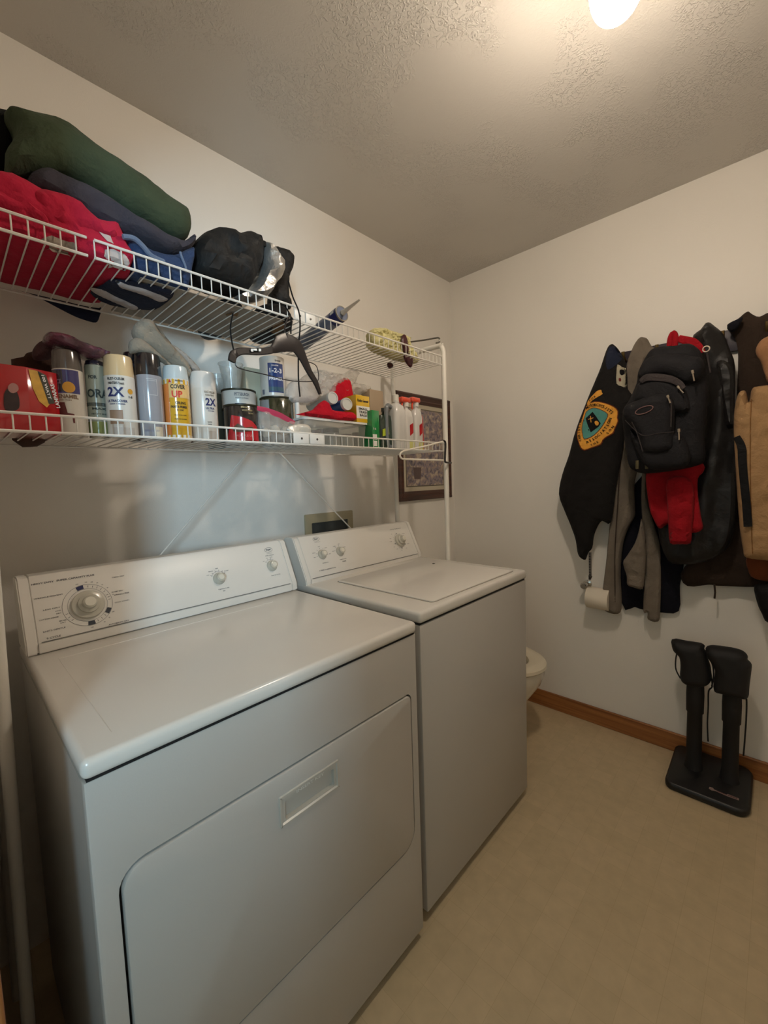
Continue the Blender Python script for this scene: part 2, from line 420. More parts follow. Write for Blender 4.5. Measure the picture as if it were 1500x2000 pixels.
# ------------------------------------------------------------------ appliances
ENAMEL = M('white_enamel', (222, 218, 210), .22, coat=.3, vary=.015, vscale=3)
ENAMEL_SHADED = M('white_enamel_shaded', (188, 184, 177), .38, bump=.05, bscale=300, vary=.015, vscale=3)  # greyer copy of the enamel: shade put into the colour of the machine fronts
PANEL = M('console_panel', (228, 224, 216), .35)
GREY = M('grey_print', (95, 95, 98), .6); BLUEP = M('blue_print', (38, 44, 92), .6); DARKP = M('dark_print', (52, 56, 66), .6)
KNOB = M('knob_plastic', (196, 192, 178), .25, coat=.3); KNOBC = M('knob_cap', (226, 221, 206), .3)
GAP = M('dark_gap', (26, 24, 24), .9)
def inset(poly, d):
    n = len(poly); out = []
    A = sum(poly[i][0]*poly[(i+1) % n][1]-poly[(i+1) % n][0]*poly[i][1] for i in range(n)); s = 1 if A > 0 else -1
    for i in range(n):
        a, b, c = Vector(poly[i-1]), Vector(poly[i]), Vector(poly[(i+1) % n])
        if (b-a).length < 1e-6: a = Vector(poly[i-2])
        if (c-b).length < 1e-6: c = Vector(poly[(i+2) % n])
        e1, e2 = (b-a).normalized(), (c-b).normalized(); n1 = Vector((-e1.y, e1.x)); n2 = Vector((-e2.y, e2.x)); nn = (n1+n2)
        nn = nn.normalized()*(1/max(.4, nn.normalized().dot(n1))) if nn.length > 1e-6 else n1
        out.append(tuple(b+nn*d*s))
    return out
def loopwall(bm, loops):
    rings = [[bm.verts.new(p) for p in L] for L in loops]
    for A, B in zip(rings, rings[1:]):
        n = len(A)
        for i in range(n): bm.faces.new((A[i], A[(i+1) % n], B[(i+1) % n], B[i]))
    return rings
def slab(bm, poly, ax, front, back, bev=.003, hole=None, holedepth=0):
    """plate with the given outline; front face with small bevel, optional hole"""
    inn = inset(poly, bev)
    s = 1 if back > front else -1
    loopwall(bm, [[P3(ax, *p, back) for p in poly], [P3(ax, *p, front+s*bev) for p in poly], [P3(ax, *p, front+s*bev*.3) for p in inset(poly, bev*.3)], [P3(ax, *p, front) for p in inn]])
    patch(inn, lambda a, b: P3(ax, a, b, front), .5, bm, holes=[hole] if hole else ())
    if hole: loopwall(bm, [[P3(ax, *p, front) for p in hole], [P3(ax, *p, front+s*holedepth) for p in hole]])
    bmesh.ops.remove_doubles(bm, verts=bm.verts, dist=1e-5)
    bmesh.ops.recalc_face_normals(bm, faces=bm.faces)
    return bm
def knob(name, parent, c, n, r, L, skirt=0, steps=((1, 0), (.98, .3), (.7, .45), (.62, .9), (.5, 1))):
    mt = frame(c, n); bm = NB()
    pr = []
    if skirt: pr += [(skirt, 0), (skirt, .004), (skirt*.96, .009), (r*1.02, .012)]
    pr += [(r*a, (.012 if skirt else 0)+L*b) for a, b in steps]
    lathe(bm, pr, 40, mt); o = obj(name, bm, KNOB, parent)
    obj('knob_cap', lathe(NB(), [(r*.5, 0), (r*.48, .0015), (0, .0018)], 32, frame(Vector(c)+Vector(n)*((.012 if skirt else 0)+L), n)), KNOBC, o)
    return o
def console(parent, x0, x1, zt, ys, name_bits):
    """slanted control console; returns panel mapping"""
    zb = .914; yb, yt = ys; ztop = 1.086
    prof = [(yb, zb), (yb+.002, zb+.026), (yt, ztop-.006), (yt+.006, ztop), (-.155, ztop), (-.14, ztop-.01), (-.14, zb)]
    def extr(xa, xb, pr, bev=0):
        bm = NB(); A = [bm.verts.new((xa, y, z)) for y, z in pr]; B = [bm.verts.new((xb, y, z)) for y, z in pr]; n = len(pr)
        bm.faces.new(A); bm.faces.new(B[::-1])
        for i in range(n): bm.faces.new((A[i], B[i], B[(i+1) % n], A[(i+1) % n]))
        bmesh.ops.recalc_face_normals(bm, faces=bm.faces)
        if bev: bmesh.ops.bevel(bm, geom=list(bm.edges), offset=bev, segments=2, affect='EDGES')
        return bm
    con = obj('console', extr(x0+.024, x1-.024, prof, .0015), PANEL, parent)
    for xa, xb in ((x0+.001, x0+.0235), (x1-.0235, x1-.001)):
        pr2 = [(y-(.0015 if i < 3 else 0), z) for i, (y, z) in enumerate(prof)]
        obj('console_end_cap', extr(xa, xb, pr2, .003), PANEL, con)
    # panel face frame
    o = Vector((0, yb+.002, zb+.026)); e = Vector((0, yt, ztop-.006)); U = (e-o).normalized(); n = Vector((1, 0, 0)).cross(U)
    obj('console_rail', extr(x0+.024, x1-.024, [(yb-.002, zb+.002), (yb-.002, zb+.024), (yb+.004, zb+.024), (yb+.004, zb+.002)], .001), PANEL, con)
    bm = NB(); q = o-n*.0; 
    bx(bm, x0+.03, x1-.03, yb-.0022, yb+.001, zb+.0255, zb+.0268); obj('panel_seam', bm, M('seam_grey', (120, 118, 114), .7), con)
    return con, o, U, n
def pan_at(u, v, o, n): return at_plane(u, v, o, n)

# ---- dryer
dr = thing('clothes_dryer', 'white dryer with a drop-down door, nearer of the two white laundry machines', 'dryer', (.3685, -.48, 0))
D0, D1, DY = 0.0, .737, -.809
bodyD = NB()
doorpoly = rr(.037, .705, .305, .722, [.04, .045, .014, .034])
hole = inset(doorpoly, -.0048)
# front plate with a door opening
slab(bodyD, [(D0+.002, .03), (D1-.002, .03), (D1-.002, .8785), (D0+.002, .8785)], 'y', DY+.002, DY+.02, .004, hole=hole, holedepth=.012)
bx(bodyD, D0+.002, D1-.002, DY+.0195, -.14, .03, .876)
obj('cabinet', bodyD, ENAMEL_SHADED, dr)
bm = box(D0, D1, DY-.002, -.135, .881, .9125, bev=.011, seg=4)
top = obj('top_panel', bm, ENAMEL, dr)
bm = NB(); tube(bm, [(D0+.05, -.335, .9122), (D1-.14, -.335, .9122)], .0016, 6); tube(bm, [(D0+.05, DY+.05, .9120), (D0+.05, -.335, .9120)], .0010, 6)
obj('embossed_line', bm, ENAMEL, top)
obj('door_gap', patch(inset(hole, .0005), lambda a, b_: P3('y', a, b_, DY+.0125), .5), GAP, dr, smooth=False)
obj('top_gap', box(D0+.006, D1-.006, DY+.004, -.15, .8765, .8815), GAP, dr)
dh = rr(.301, .452, .616, .680, .003, 3); ih = rr(.315, .440, .6255, .664, .004, 3)
door = obj('door', slab(NB(), doorpoly, 'y', DY-.0015, DY+.012, .004, hole=rr(.305, .448, .620, .676, .003, 3), holedepth=.010), ENAMEL_SHADED, dr)
bm = NB()
loopwall(bm, [[P3('y', *p, DY-.0015) for p in dh], [P3('y', *p, DY-.0045) for p in inset(dh, .001)], [P3('y', *p, DY-.0045) for p in inset(dh, .005)], [P3('y', *p, DY-.001) for p in inset(dh, .007)]])
patch(inset(dh, .007), lambda a, b_: P3('y', a, b_, DY-.001), .5, bm, holes=[ih])
loopwall(bm, [[P3('y', *p, DY-.001) for p in ih], [P3('y', *p, DY+.0085) for p in ih]])
patch(ih, lambda a, b_: P3('y', a, b_, DY+.0085), .5, bm)
bmesh.ops.remove_doubles(bm, verts=bm.verts, dist=1e-5)
hd = obj('door_handle', bm, M('handle_plastic', (186, 181, 170), .3), door)
bm = NB(); text(bm, 'INSERT KEY', planemap((.3775, DY-.0016, .6685), (1, 0, 0), (0, 0, 1)), w=.07, h=.0065)
obj('embossed_lettering', bm, M('light_print', (225, 222, 212), .5), hd)
obj('toe_kick', box(D0+.02, D1-.02, DY+.03, -.16, .012, .03), GAP, dr)
for sx in (.05, .69):
    for sy in (-.74, -.2): obj('foot', lathe(NB(), [(.02, 0), (.02, .014), (.01, .014), (.01, .03)], 16, TR(sx, sy, 0)), GAP, dr)
con, o, U, n = console(dr, D0, D1, 1.086, (-.271, -.205), None)
fp = lambda eps: planemap(o+n*eps, (1, 0, 0), U)
def uv(px, py):
    w = at_plane(px, py, o, n); return w.x, (w-o).dot(U)
def ptext(bm, s, px0, py0, px1, py1, h, bold=.01, eps=.0007):
    a, b_ = uv(px0, py0), uv(px1, py1)
    text(bm, s, fp(eps), w=abs(b_[0]-a[0]), h=h, u0=(a[0]+b_[0])/2, v0=(a[1]+b_[1])/2, bold=bold)
def rays(bm, c, r0, r1, angs, wd=.0007, eps=.0007):
    f = fp(eps)
    for a in angs:
        a = math.radians(a); d = Vector((math.cos(a), math.sin(a))); p = Vector((-d.y, d.x))*wd/2; c2 = Vector(c)
        q = [c2+d*r0-p, c2+d*r1-p, c2+d*r1+p, c2+d*r0+p]; bm.faces.new([bm.verts.new(f(*k)) for k in q])
def ringm(bm, c, r, wd, a0=0, a1=360, eps=.0007, n_=64):
    f = fp(eps); A = []; B = []
    for k in range(n_+1):
        a = math.radians(a0+(a1-a0)*k/n_); A.append(bm.verts.new(f(c[0]+(r-wd/2)*math.cos(a), c[1]+(r-wd/2)*math.sin(a)))); B.append(bm.verts.new(f(c[0]+(r+wd/2)*math.cos(a), c[1]+(r+wd/2)*math.sin(a))))
    for k in range(n_): bm.faces.new((A[k], A[k+1], B[k+1], B[k]))
kc = uv(172, 1181); K1 = o+Vector((kc[0], 0, 0))+U*kc[1]
knob('timer_knob', con, K1+n*.001, n, .0235, .022, skirt=.0355)
bm = NB()
ringm(bm, kc, .0525, .0007); ringm(bm, kc, .0415, .0006)
rays(bm, kc, .0445, .0495, [82, 70, 58, 46, 34, 20, 12, 4, -48, -60, -72, 196, 208, 220], .0011)
ptext(bm, 'HEAVY DUTY', 61, 1143, 105, 1135, .0042, .03); ptext(bm, 'SUPER CAPACITY PLUS', 110, 1134, 184, 1123, .0046, .03)
ptext(bm, 'TIMED DRY', 218, 1128, 243, 1125, .003)
ptext(bm, 'WRINKLE PREVENT', 66, 1170, 123, 1161, .003, .02)
ptext(bm, 'LESS DRY', 84, 1192, 118, 1186, .003); ptext(bm, 'LOW', 108, 1194, 119, 1192, .0026); ptext(bm, 'DRY', 110, 1199, 120, 1197, .0026)
ptext(bm, 'COTTON DENIM', 76, 1212, 114, 1205, .003); ptext(bm, 'MORE', 116, 1213, 130, 1211, .003); ptext(bm, 'DRY', 118, 1217, 129, 1215, .0026)
ptext(bm, 'KNITS GENTLE', 84, 1234, 128, 1226, .0036); ptext(bm, '9 CYCLE', 91, 1247, 119, 1242, .0044, .02)
ptext(bm, 'DAMP DRY', 218, 1157, 241, 1153, .003); ptext(bm, 'WRINKLE FREE', 222, 1163, 252, 1157, .0032, .02)
ptext(bm, 'COOL DOWN', 224, 1177, 252, 1172, .003); ptext(bm, 'AUTOMATIC DRY', 212, 1221, 252, 1211, .0034, .02)
for s, a in (('OFF', 105), ('120', 86), ('100', 74), ('80', 62), ('60', 50), ('40', 36), ('20', 14), ('OFF', -32), ('90', -48), ('60', -62), ('OFF', -90)):
    q = math.radians(a); text(bm, s, fp(.0007), h=.0026, u0=kc[0]+.0585*math.cos(q), v0=kc[1]+.0585*math.sin(q))
k2 = uv(428, 1130); K2 = o+Vector((k2[0], 0, 0))+U*k2[1]
k3 = uv(531, 1105); K3 = o+Vector((k3[0], 0, 0))+U*k3[1]
st2 = ((1.15, 0), (1.15, .1), (1.0, .35), (.8, .5), (.75, .95), (.65, 1))
knob('temperature_knob', con, K2, n, .0165, .02, steps=st2); knob('signal_knob', con, K3, n, .0165, .02, steps=st2)
rays(bm, k2, .022, .028, [150, 130, 105, 80, 55, 35], .001); ringm(bm, k2, .0235, .0006, 30, 150, n_=20)
rays(bm, k3, .022, .028, [140, 110, 85], .001); ringm(bm, k3, .0235, .0006, 60, 140, n_=16)
for s, a in (('LOW', 150), ('MEDIUM', 125), ('HIGH', 90), ('AIR ONLY', 38)):
    q = math.radians(a); text(bm, s, fp(.0007), h=.0026, u0=k2[0]+.036*math.cos(q), v0=k2[1]+.033*math.sin(q))
for s, a in (('OFF', 140), ('ON', 110), ('LOUD', 80)):
    q = math.radians(a); text(bm, s, fp(.0007), h=.0026, u0=k3[0]+.034*math.cos(q), v0=k3[1]+.031*math.sin(q))
text(bm, 'TEMPERATURE', fp(.0007), w=.036, h=.0028, u0=k2[0]+.006, v0=k2[1]-.034); text(bm, 'DRY', fp(.0007), h=.003, u0=k2[0]+.006, v0=k2[1]-.041)
text(bm, 'END OF CYCLE', fp(.0007), w=.034, h=.0028, u0=k3[0]+.005, v0=k3[1]-.034)
lg = uv(524, 1074)
text(bm, 'Roper', fp(.0009), w=.019, h=.0085, u0=lg[0], v0=lg[1], bold=.03); text(bm, 'by Whirlpool', fp(.0009), w=.02, h=.0022, u0=lg[0], v0=lg[1]-.013); text(bm, 'SUPER CAPACITY', fp(.0009), w=.034, h=.003, u0=lg[0]-.001, v0=lg[1]-.02)
f = fp(.0008); E = [(lg[0]+.0155*math.cos(2*PI*k/40), lg[1]+.0085*math.sin(2*PI*k/40)) for k in range(40)]; E2 = [(lg[0]+.0145*math.cos(2*PI*k/40), lg[1]+.0076*math.sin(2*PI*k/40)) for k in range(40)]
for k in range(40): bm.faces.new([bm.verts.new(f(*q)) for q in (E[k], E[(k+1) % 40], E2[(k+1) % 40], E2[k])])
obj('console_lettering', bm, GREY, con, smooth=False)
bm = NB(); ringm(bm, kc, .047, .0095, 94, 112, .0009, 10); obj('dial_marker', bm, BLUEP, con, smooth=False)
for a0, a1 in ((-40, -23), (-98, -80)):
    bm = NB(); ringm(bm, kc, .047, .0095, a0, a1, .0009, 10); obj('dial_marker', bm, DARKP, con, smooth=False)

# ---- washer
wa = thing('washing_machine', 'white top-loading washer beyond the dryer with its lid shut', 'washing machine', (1.103, -.47, 0))
W0, W1, WY, WZ = .770, 1.436, -.796, .923
obj('cabinet', box(W0+.002, W1-.002, WY+.003, -.14, .03, .885, bev=.006), ENAMEL_SHADED, wa)
obj('top_gap', box(W0+.006, W1-.006, WY+.008, -.15, .884, .8905), GAP, wa)
bm = box(W0, W1, WY, -.135, .890, WZ, bev=.010, seg=4)
wt = obj('top_deck', bm, ENAMEL, wa)
lid = rr(.868, 1.385, -.765, -.330, .012)
bm = slab(NB(), lid, 'z', WZ+.0045, WZ-.002, .003)
ld = obj('lid', bm, ENAMEL, wa)
bm = NB(); q = inset(lid, -.0028)
loopwall(bm, [[P3('z', *p, WZ+.0004) for p in q], [P3('z', *p, WZ+.0004) for p in lid]])
obj('lid_gap', bm, M('gap_tan', (120, 108, 92), .8), wt, smooth=False)
bm = NB(); lathe(bm, [(.006, 0), (.006, .0012), (0, .0012)], 16, TR(1.312, -.439, WZ+.0046)); obj('bleach_mark', bm, GAP, ld)
obj('toe_kick', box(W0+.02, W1-.02, WY+.03, -.16, .012, .03), GAP, wa)
for sx in (.81, 1.39):
    for sy in (-.74, -.2): obj('foot', lathe(NB(), [(.02, 0), (.02, .014), (.01, .014), (.01, .03)], 16, TR(sx, sy, 0)), GAP, wa)
con, o, U, n = console(wa, W0, W1, 1.086, (-.276, -.206), None)
bm = NB()
k1 = uv(629, 1083); k2 = uv(664, 1077); k3 = uv(780, 1056)
for nm, k in (('load_knob', k1), ('temperature_knob', k2)):
    knob(nm, con, o+Vector((k[0], 0, 0))+U*k[1], n, .0165, .02, steps=st2)
knob('timer_knob', con, o+Vector((k3[0], 0, 0))+U*k3[1], n, .021, .022, skirt=.029)
rays(bm, k1, .022, .028, [190, 165, 130, 95, 60, 20, -10], .001); rays(bm, k2, .022, .028, [165, 130, 85, 30], .001)
for s, a in (('SMALL', 190), ('MEDIUM', 160), ('LARGE', 95), ('EXTRA', 45), ('RESET', -5)):
    q = math.radians(a); text(bm, s, fp(.0007), h=.0026, u0=k1[0]+.037*math.cos(q), v0=k1[1]+.033*math.sin(q))
for s, a in (('COLD', 170), ('WARM', 128), ('HOT', 80), ('COLD', 28)):
    q = math.radians(a); text(bm, s, fp(.0007), h=.0030, u0=k2[0]+.033*math.cos(q), v0=k2[1]+.031*math.sin(q), bold=.02)
text(bm, 'WATER LEVEL', fp(.0007), w=.03, h=.0028, u0=k1[0]+.003, v0=k1[1]-.034); text(bm, 'TEMPERATURE', fp(.0007), w=.034, h=.0028, u0=k2[0]+.002, v0=k2[1]-.033); text(bm, 'WASH', fp(.0007), h=.005, u0=k2[0]+.004, v0=k2[1]-.042, bold=.03)
ringm(bm, k3, .0335, .0006); rays(bm, k3, .0355, .040, [150, 165, 180, 195, 60, 40, 20, 0, -15, 240, 260], .0007)
rays(bm, k3, .033, .039, [95, 197, -35, -92], .0045)
for s, a in (('OFF', 128), ('HEAVY', 158), ('NORMAL', 176), ('LIGHT', 212), ('RINSE', 232), ('SPIN', 262), ('PERM PRESS', 40), ('DELICATE', -28), ('SOAK', -62)):
    q = math.radians(a); text(bm, s, fp(.0007), h=.0026, u0=k3[0]+.056*math.cos(q), v0=k3[1]+.046*math.sin(q))
text(bm, 'HEAVY DUTY SUPER CAPACITY', fp(.0007), w=.075, h=.0034, u0=k3[0]+.004, v0=k3[1]+.058, bold=.02)
a = uv(636, 1113); text(bm, '4 SPEED COMBINATIONS', fp(.0007), w=.08, h=.004, u0=a[0]+.01, v0=a[1]+.001, bold=.02)
lg = uv(617, 1053)
text(bm, 'Roper', fp(.0009), w=.018, h=.008, u0=lg[0], v0=lg[1], bold=.03); text(bm, 'by Whirlpool', fp(.0009), w=.026, h=.0024, u0=lg[0]+.002, v0=lg[1]-.013)
f = fp(.0008); E = [(lg[0]+.0155*math.cos(2*PI*k/40), lg[1]+.0085*math.sin(2*PI*k/40)) for k in range(40)]; E2 = [(lg[0]+.0145*math.cos(2*PI*k/40), lg[1]+.0076*math.sin(2*PI*k/40)) for k in range(40)]
for k in range(40): bm.faces.new([bm.verts.new(f(*q)) for q in (E[k], E[(k+1) % 40], E2[(k+1) % 40], E2[k])])
obj('console_lettering', bm, GREY, con, smooth=False)

# ------------------------------------------------------------------ shelf rack over the machines
WIRE = M('white_coated_wire', (228, 224, 216), .35); POLE = M('white_tube', (226, 221, 210), .35)
ZU, ZL, YF, YB = 1.783, 1.408, -.42, -.12
XA, XB = -.022, 1.44
rack = thing('shelf_rack', 'white tubular rack with two wire shelves standing over the washer and dryer', 'shelf', ((XA+XB)/2, -.27, 0))
def side(x, xb, zt=1.868):
    pts = [(xb, YF, 0), (x, YF, zt-.03), (x, YF+.010, zt-.008), (x, YF+.032, zt), (x, YB-.032, zt), (x, YB-.010, zt-.008), (x, YB, zt-.03), (xb, YB, 0)]
    return tube(NB(), [pts[0]]+smoothpts(pts[1:7], 5)+[pts[7]], .011, 12)
obj('side_frame', side(XA-.012, -.068), POLE, rack); obj('side_frame', side(XB+.006, XB+.01), POLE, rack)
def wires(bm, x0, x1, z, yf, yb, lip=.036, pitch=.0254, off=0, top=True):
    r = .0016; x = x0+off
    while x <= x1+1e-4:
        pts = [(x, yf, z+lip), (x, yf, z+.004), (x, yf+.003, z)] if top else [(x, yf+.003, z)]
        tube(bm, pts+[(x, yb, z)], r, 5); x += pitch
    return bm
bm = NB()
for (x0, x1, z, yf) in ((XA, .150, ZU+.001, YF), (.163, .682, ZU, YF-.002), (.692, XB, ZU-.002, YF+.006)):
    wires(bm, x0, x1, z, yf, YB)
    for (y, zz, r) in ((yf-.002, z+.036, .0030), (yf-.002, z-.001, .0031)): tube(bm, [(x0, y, zz), (x1, y, zz)], r, 6)
wires(bm, .70, 1.20, ZU-.004, YF+.008, YB, pitch=.0254, off=.0127, top=False)
for y in (YB,): tube(bm, [(XA, y, ZU-.003), (XB, y, ZU-.003)], .0028, 6)
us = obj('wire_shelf', bm, WIRE, rack)
bm = NB(); wires(bm, XA, XB, ZL, YF, YB)
for (y, zz, r) in ((YF-.002, ZL+.034, .0030), (YF-.002, ZL-.001, .0031), (YB, ZL-.003, .0028)): tube(bm, [(XA, y, zz), (XB, y, zz)], r, 6)
ls = obj('wire_shelf', bm, WIRE, rack)
PLATE = M('white_plate', (232, 230, 224), .4)
def splice(x0, x1, z, yf, par):
    c = (x0+x1)/2
    bm = NB()
    for a, b_ in ((x0, c-.002), (c+.002, x1)): bx(bm, a, b_, yf-.006, yf-.0035, z+.002, z+.032, bev=.001)
    o_ = obj('splice_plate', bm, PLATE, par)
    for x in ((x0+c)/2, (c+x1)/2): obj('screw', lathe(NB(), [(.0035, 0), (.0035, .001), (0, .0018)], 12, frame((x, yf-.006, z+.017), (0, -1, 0))), M('screw_steel', (90, 88, 84), .4, .8), o_)
p = at(572, 868, 'y', YF); q = at(632, 868, 'y', YF); splice(p.x, q.x, ZL, YF, ls)
p = at(576, 620, 'y', YF); q = at(616, 620, 'y', YF); splice(p.x, q.x, ZU-.002, YF+.006, us)
# cross braces behind
for a, b_ in (((XA-.03, -.118, .62), (1.42, -.118, 2.0)), ):
    pass
LB = [at(310, 1088, 'y', -.116), at(484, 884, 'y', -.116)]; RB = [at(684, 1031, 'y', -.124), at(548, 886, 'y', -.124)]
def ext(a, b_, z0, z1):
    d = b_-a; return [a+d*((z0-a.z)/d.z), a+d*((z1-a.z)/d.z)]
obj('cross_brace', tube(NB(), ext(*LB, .80, 1.405), .0028, 6), WIRE, rack); obj('cross_brace', tube(NB(), ext(*RB, .80, 1.405), .0028, 6), WIRE, rack)

# ------------------------------------------------------------------ wall recess box and picture
ob = thing('washer_outlet_box', 'beige recessed water outlet box in the wall behind the washer', 'outlet box', (1.11, -.006, .93))
bm = NB(); slab(bm, rr(.972, 1.252, .93, 1.150, .006, 3), 'y', -.008, -.0003, .002, hole=rr(1.006, 1.219, .955, 1.110, .003, 2), holedepth=.006)
obj('face_frame', bm, M('beige_plastic', (176, 164, 134), .5), ob)
obj('recess', box(1.006, 1.219, -.0022, -.0006, .955, 1.110), M('recess_grey', (64, 66, 64), .8), ob)
pf = thing('framed_picture', 'framed garden print in a dark brown wooden frame on the wall behind the rack', 'picture', (1.826, -.02, 1.17))
fo = rr(1.578, 2.078, 1.170, 1.760, .001, 1)
bm = NB(); fi = inset(fo, .052)
loopwall(bm, [[P3('y', *p, -.001) for p in fo], [P3('y', *p, -.018) for p in fo], [P3('y', *p, -.024) for p in inset(fo, .008)], [P3('y', *p, -.020) for p in inset(fo, .03)], [P3('y', *p, -.023) for p in inset(fo, .038)], [P3('y', *p, -.016) for p in fi], [P3('y', *p, -.008) for p in fi]])
bmesh.ops.recalc_face_normals(bm, faces=bm.faces)
obj('frame', bm, woodmat('frame_wood', (58, 32, 24), (88, 50, 36), 'x'), pf, auto=20)
obj('mat_board', box(1.625, 2.03, -.0105, -.008, 1.217, 1.713), M('mat_cream', (196, 186, 164), .7), pf)
obj('inner_border', box(1.652, 2.004, -.0115, -.0105, 1.246, 1.684), M('border_olive', (112, 104, 88), .7), pf)
pm = bpy.data.materials.new('garden_print'); pm.use_nodes = True; nt = pm.node_tree; b = nt.nodes['Principled BSDF']; b.inputs['Roughness'].default_value = .35
tc = nt.nodes.new('ShaderNodeTexCoord'); n1 = nt.nodes.new('ShaderNodeTexNoise'); n1.inputs['Scale'].default_value = 38; n1.inputs['Detail'].default_value = 7; n1.inputs['Distortion'].default_value = .8
cr = nt.nodes.new('ShaderNodeValToRGB'); els = cr.color_ramp.elements; els[0].position = .34; els[0].color = (*lin((92, 84, 92)), 1); els[1].position = .66; els[1].color = (*lin((196, 180, 160)), 1)
e_ = els.new(.45); e_.color = (*lin((134, 124, 134)), 1); e_ = els.new(.55); e_.color = (*lin((160, 140, 128)), 1)
nt.links.new(tc.outputs['Object'], n1.inputs['Vector']); nt.links.new(n1.outputs['Fac'], cr.inputs['Fac']); nt.links.new(cr.outputs['Color'], b.inputs['Base Color'])
pr_ = obj('print', box(1.658, 1.998, -.0125, -.0115, 1.252, 1.678), pm, pf)
bm = NB()
for cx_, cz_, r_ in ((1.75, 1.32, .035),): lathe(bm, [(r_*.8, -.03), (r_, .02), (r_*1.05, .035), (0, .035)], 14, TR(cx_, -.0126, cz_) @ Matrix.Diagonal((1, .01, 1, 1)))
obj('painted_pot', bm, M('pot_mauve', (96, 80, 78), .6), pr_)

# ------------------------------------------------------------------ garments and bags on the upper shelf
def wrinkle(m, scale=16, strength=.6, dist=.012):
    nt = m.node_tree; b = nt.nodes['Principled BSDF']
    if m.get('wr'): return m
    m['wr'] = 1
    tc = nt.nodes.new('ShaderNodeTexCoord'); n = nt.nodes.new('ShaderNodeTexNoise'); n.inputs['Scale'].default_value = scale; n.inputs['Detail'].default_value = 3; n.inputs['Distortion'].default_value = 1.2
    bp = nt.nodes.new('ShaderNodeBump'); bp.inputs['Strength'].default_value = strength; bp.inputs['Distance'].default_value = dist
    nt.links.new(tc.outputs['Object'], n.inputs['Vector']); nt.links.new(n.outputs['Fac'], bp.inputs['Height'])
    if b.inputs['Normal'].is_linked: nt.links.new(b.inputs['Normal'].links[0].from_socket, bp.inputs['Normal'])
    nt.links.new(bp.outputs['Normal'], b.inputs['Normal']); return m
def cloth(name, rgb, rough=.95, bump=.5, bscale=180, vary=.12, vscale=14, sheen=.03, spec=.15, wr=.6): return wrinkle(M(name, rgb, rough, bump=bump, bscale=bscale, vary=vary, vscale=vscale, sheen=sheen, spec=spec, bdist=.003), strength=wr)
GREEN = cloth('green_fleece', (62, 72, 54), bscale=140, vary=.18); BLKG = cloth('dark_fleece', (24, 26, 24)); CHAR = cloth('charcoal_cotton', (62, 60, 68)); NAVY = cloth('navy_cotton', (34, 38, 56))
RED = cloth('red_cotton', (178, 36, 62)); DENIM = cloth('blue_denim', (50, 66, 98), bscale=260); DENIML = cloth('denim_hem', (108, 122, 146)); WHITEC = cloth('white_cotton', (190, 180, 176)); BLACK = cloth('black_nylon', (15, 14, 15), .7, .4, 60, spec=.2)
DK = ZU+.0035
o = obj('fleece_blanket', puff([(9, 226), (14, 216), (30, 218), (62, 226), (96, 234), (130, 250), (180, 290), (230, 322), (285, 358), (330, 392), (362, 414), (370, 438), (366, 464), (345, 474), (310, 460), (260, 436), (200, 399), (150, 372), (110, 352), (60, 347), (14, 345), (10, 300), (30, 262)], 'y', -.345, .055, .19, w=.05, step=.011, amp=.008, sc=10, fold=(.004, 26, 2.0, 0), edge=.002, crease=.5), GREEN, label='long green fleece blanket folded on top of the clothes pile on the upper shelf', cat='blanket')
o = obj('fleece_blanket', puff([(-60, 235), (0, 226), (24, 232), (40, 262), (30, 300), (10, 348), (-50, 368)], 'y', -.27, .06, .10, w=.04, amp=.006), BLKG, label='near-black folded blanket at the left end of the upper shelf pile', cat='blanket')
o = obj('folded_sweater', puff([(52, 352), (80, 338), (110, 347), (160, 371), (220, 404), (280, 443), (340, 476), (362, 470), (374, 462), (377, 478), (362, 496), (330, 505), (295, 498), (262, 480), (220, 462), (180, 446), (140, 425), (100, 402), (66, 384)], 'y', -.35, .05, .18, w=.022, step=.010, amp=.006, sc=13, fold=(.003, 60, 2.1, 0), edge=.003, crease=.8), CHAR, label='charcoal sweater folded directly under the green blanket', cat='sweater')
zc = DK
o = obj('folded_jeans', puff([(238, 464), (262, 474), (290, 494), (330, 504), (358, 492), (374, 488), (373, 510), ('w', .372, zc+.004), ('w', .362, zc), ('w', .255, zc), ('w', .243, zc+.006)], 'y', -.365, .04, .22, w=.022, step=.009, amp=.006, sc=15, fold=(.003, 70, 1.9, 0), pw=2.6, crease=.9), DENIM, label='blue denim jeans folded on the upper shelf below the charcoal sweater', cat='jeans')
jd = bvh(o)
hm = [at(u, v, 'y', -.416) for u, v in ((240, 462), (262, 466), (280, 482), (296, 500), (322, 512))]
obj('rolled_hem', tube(NB(), smoothpts(hm, 5), [.006]*20+[.004], 8), DENIML, o)
hm = [at(u, v, 'y', -.412) for u, v in ((352, 492), (356, 505), (362, 520), (364, 532))]
obj('rolled_hem', tube(NB(), smoothpts(hm, 4), .003, 6), DENIML, o)
rd = obj('red_shirt', puff([(-60, 372), (-20, 352), (8, 348), (40, 360), (62, 372), (88, 388), (112, 392), (140, 396), (158, 412), (166, 432), (200, 440), (222, 442), (234, 462), (244, 490), (254, 514), ('w', .236, zc+.006), ('w', .228, zc), ('w', .0, zc), ('w', -.085, zc)], 'y', -.365, .042, .25, w=.016, step=.009, amp=.009, sc=13, fold=(.005, 40, 1.2, .4), stretch=(1, 1.5, 1), edge=.002, pw=2.6, crease=.8), RED, label='bright red shirt with white trim bunched at the left of the upper shelf', cat='shirt')
obj('folded_sleeve', puff([(58, 384), (72, 372), (95, 374), (130, 384), (160, 402), (190, 430), (222, 452), (228, 470), (200, 466), (170, 458), (130, 452), (98, 436), (74, 412)], 'y', -.396, .022, .03, w=.022, step=.008, amp=.006, sc=18, fold=(.003, 110, 2.0, 0), crease=1.0), RED, rd)
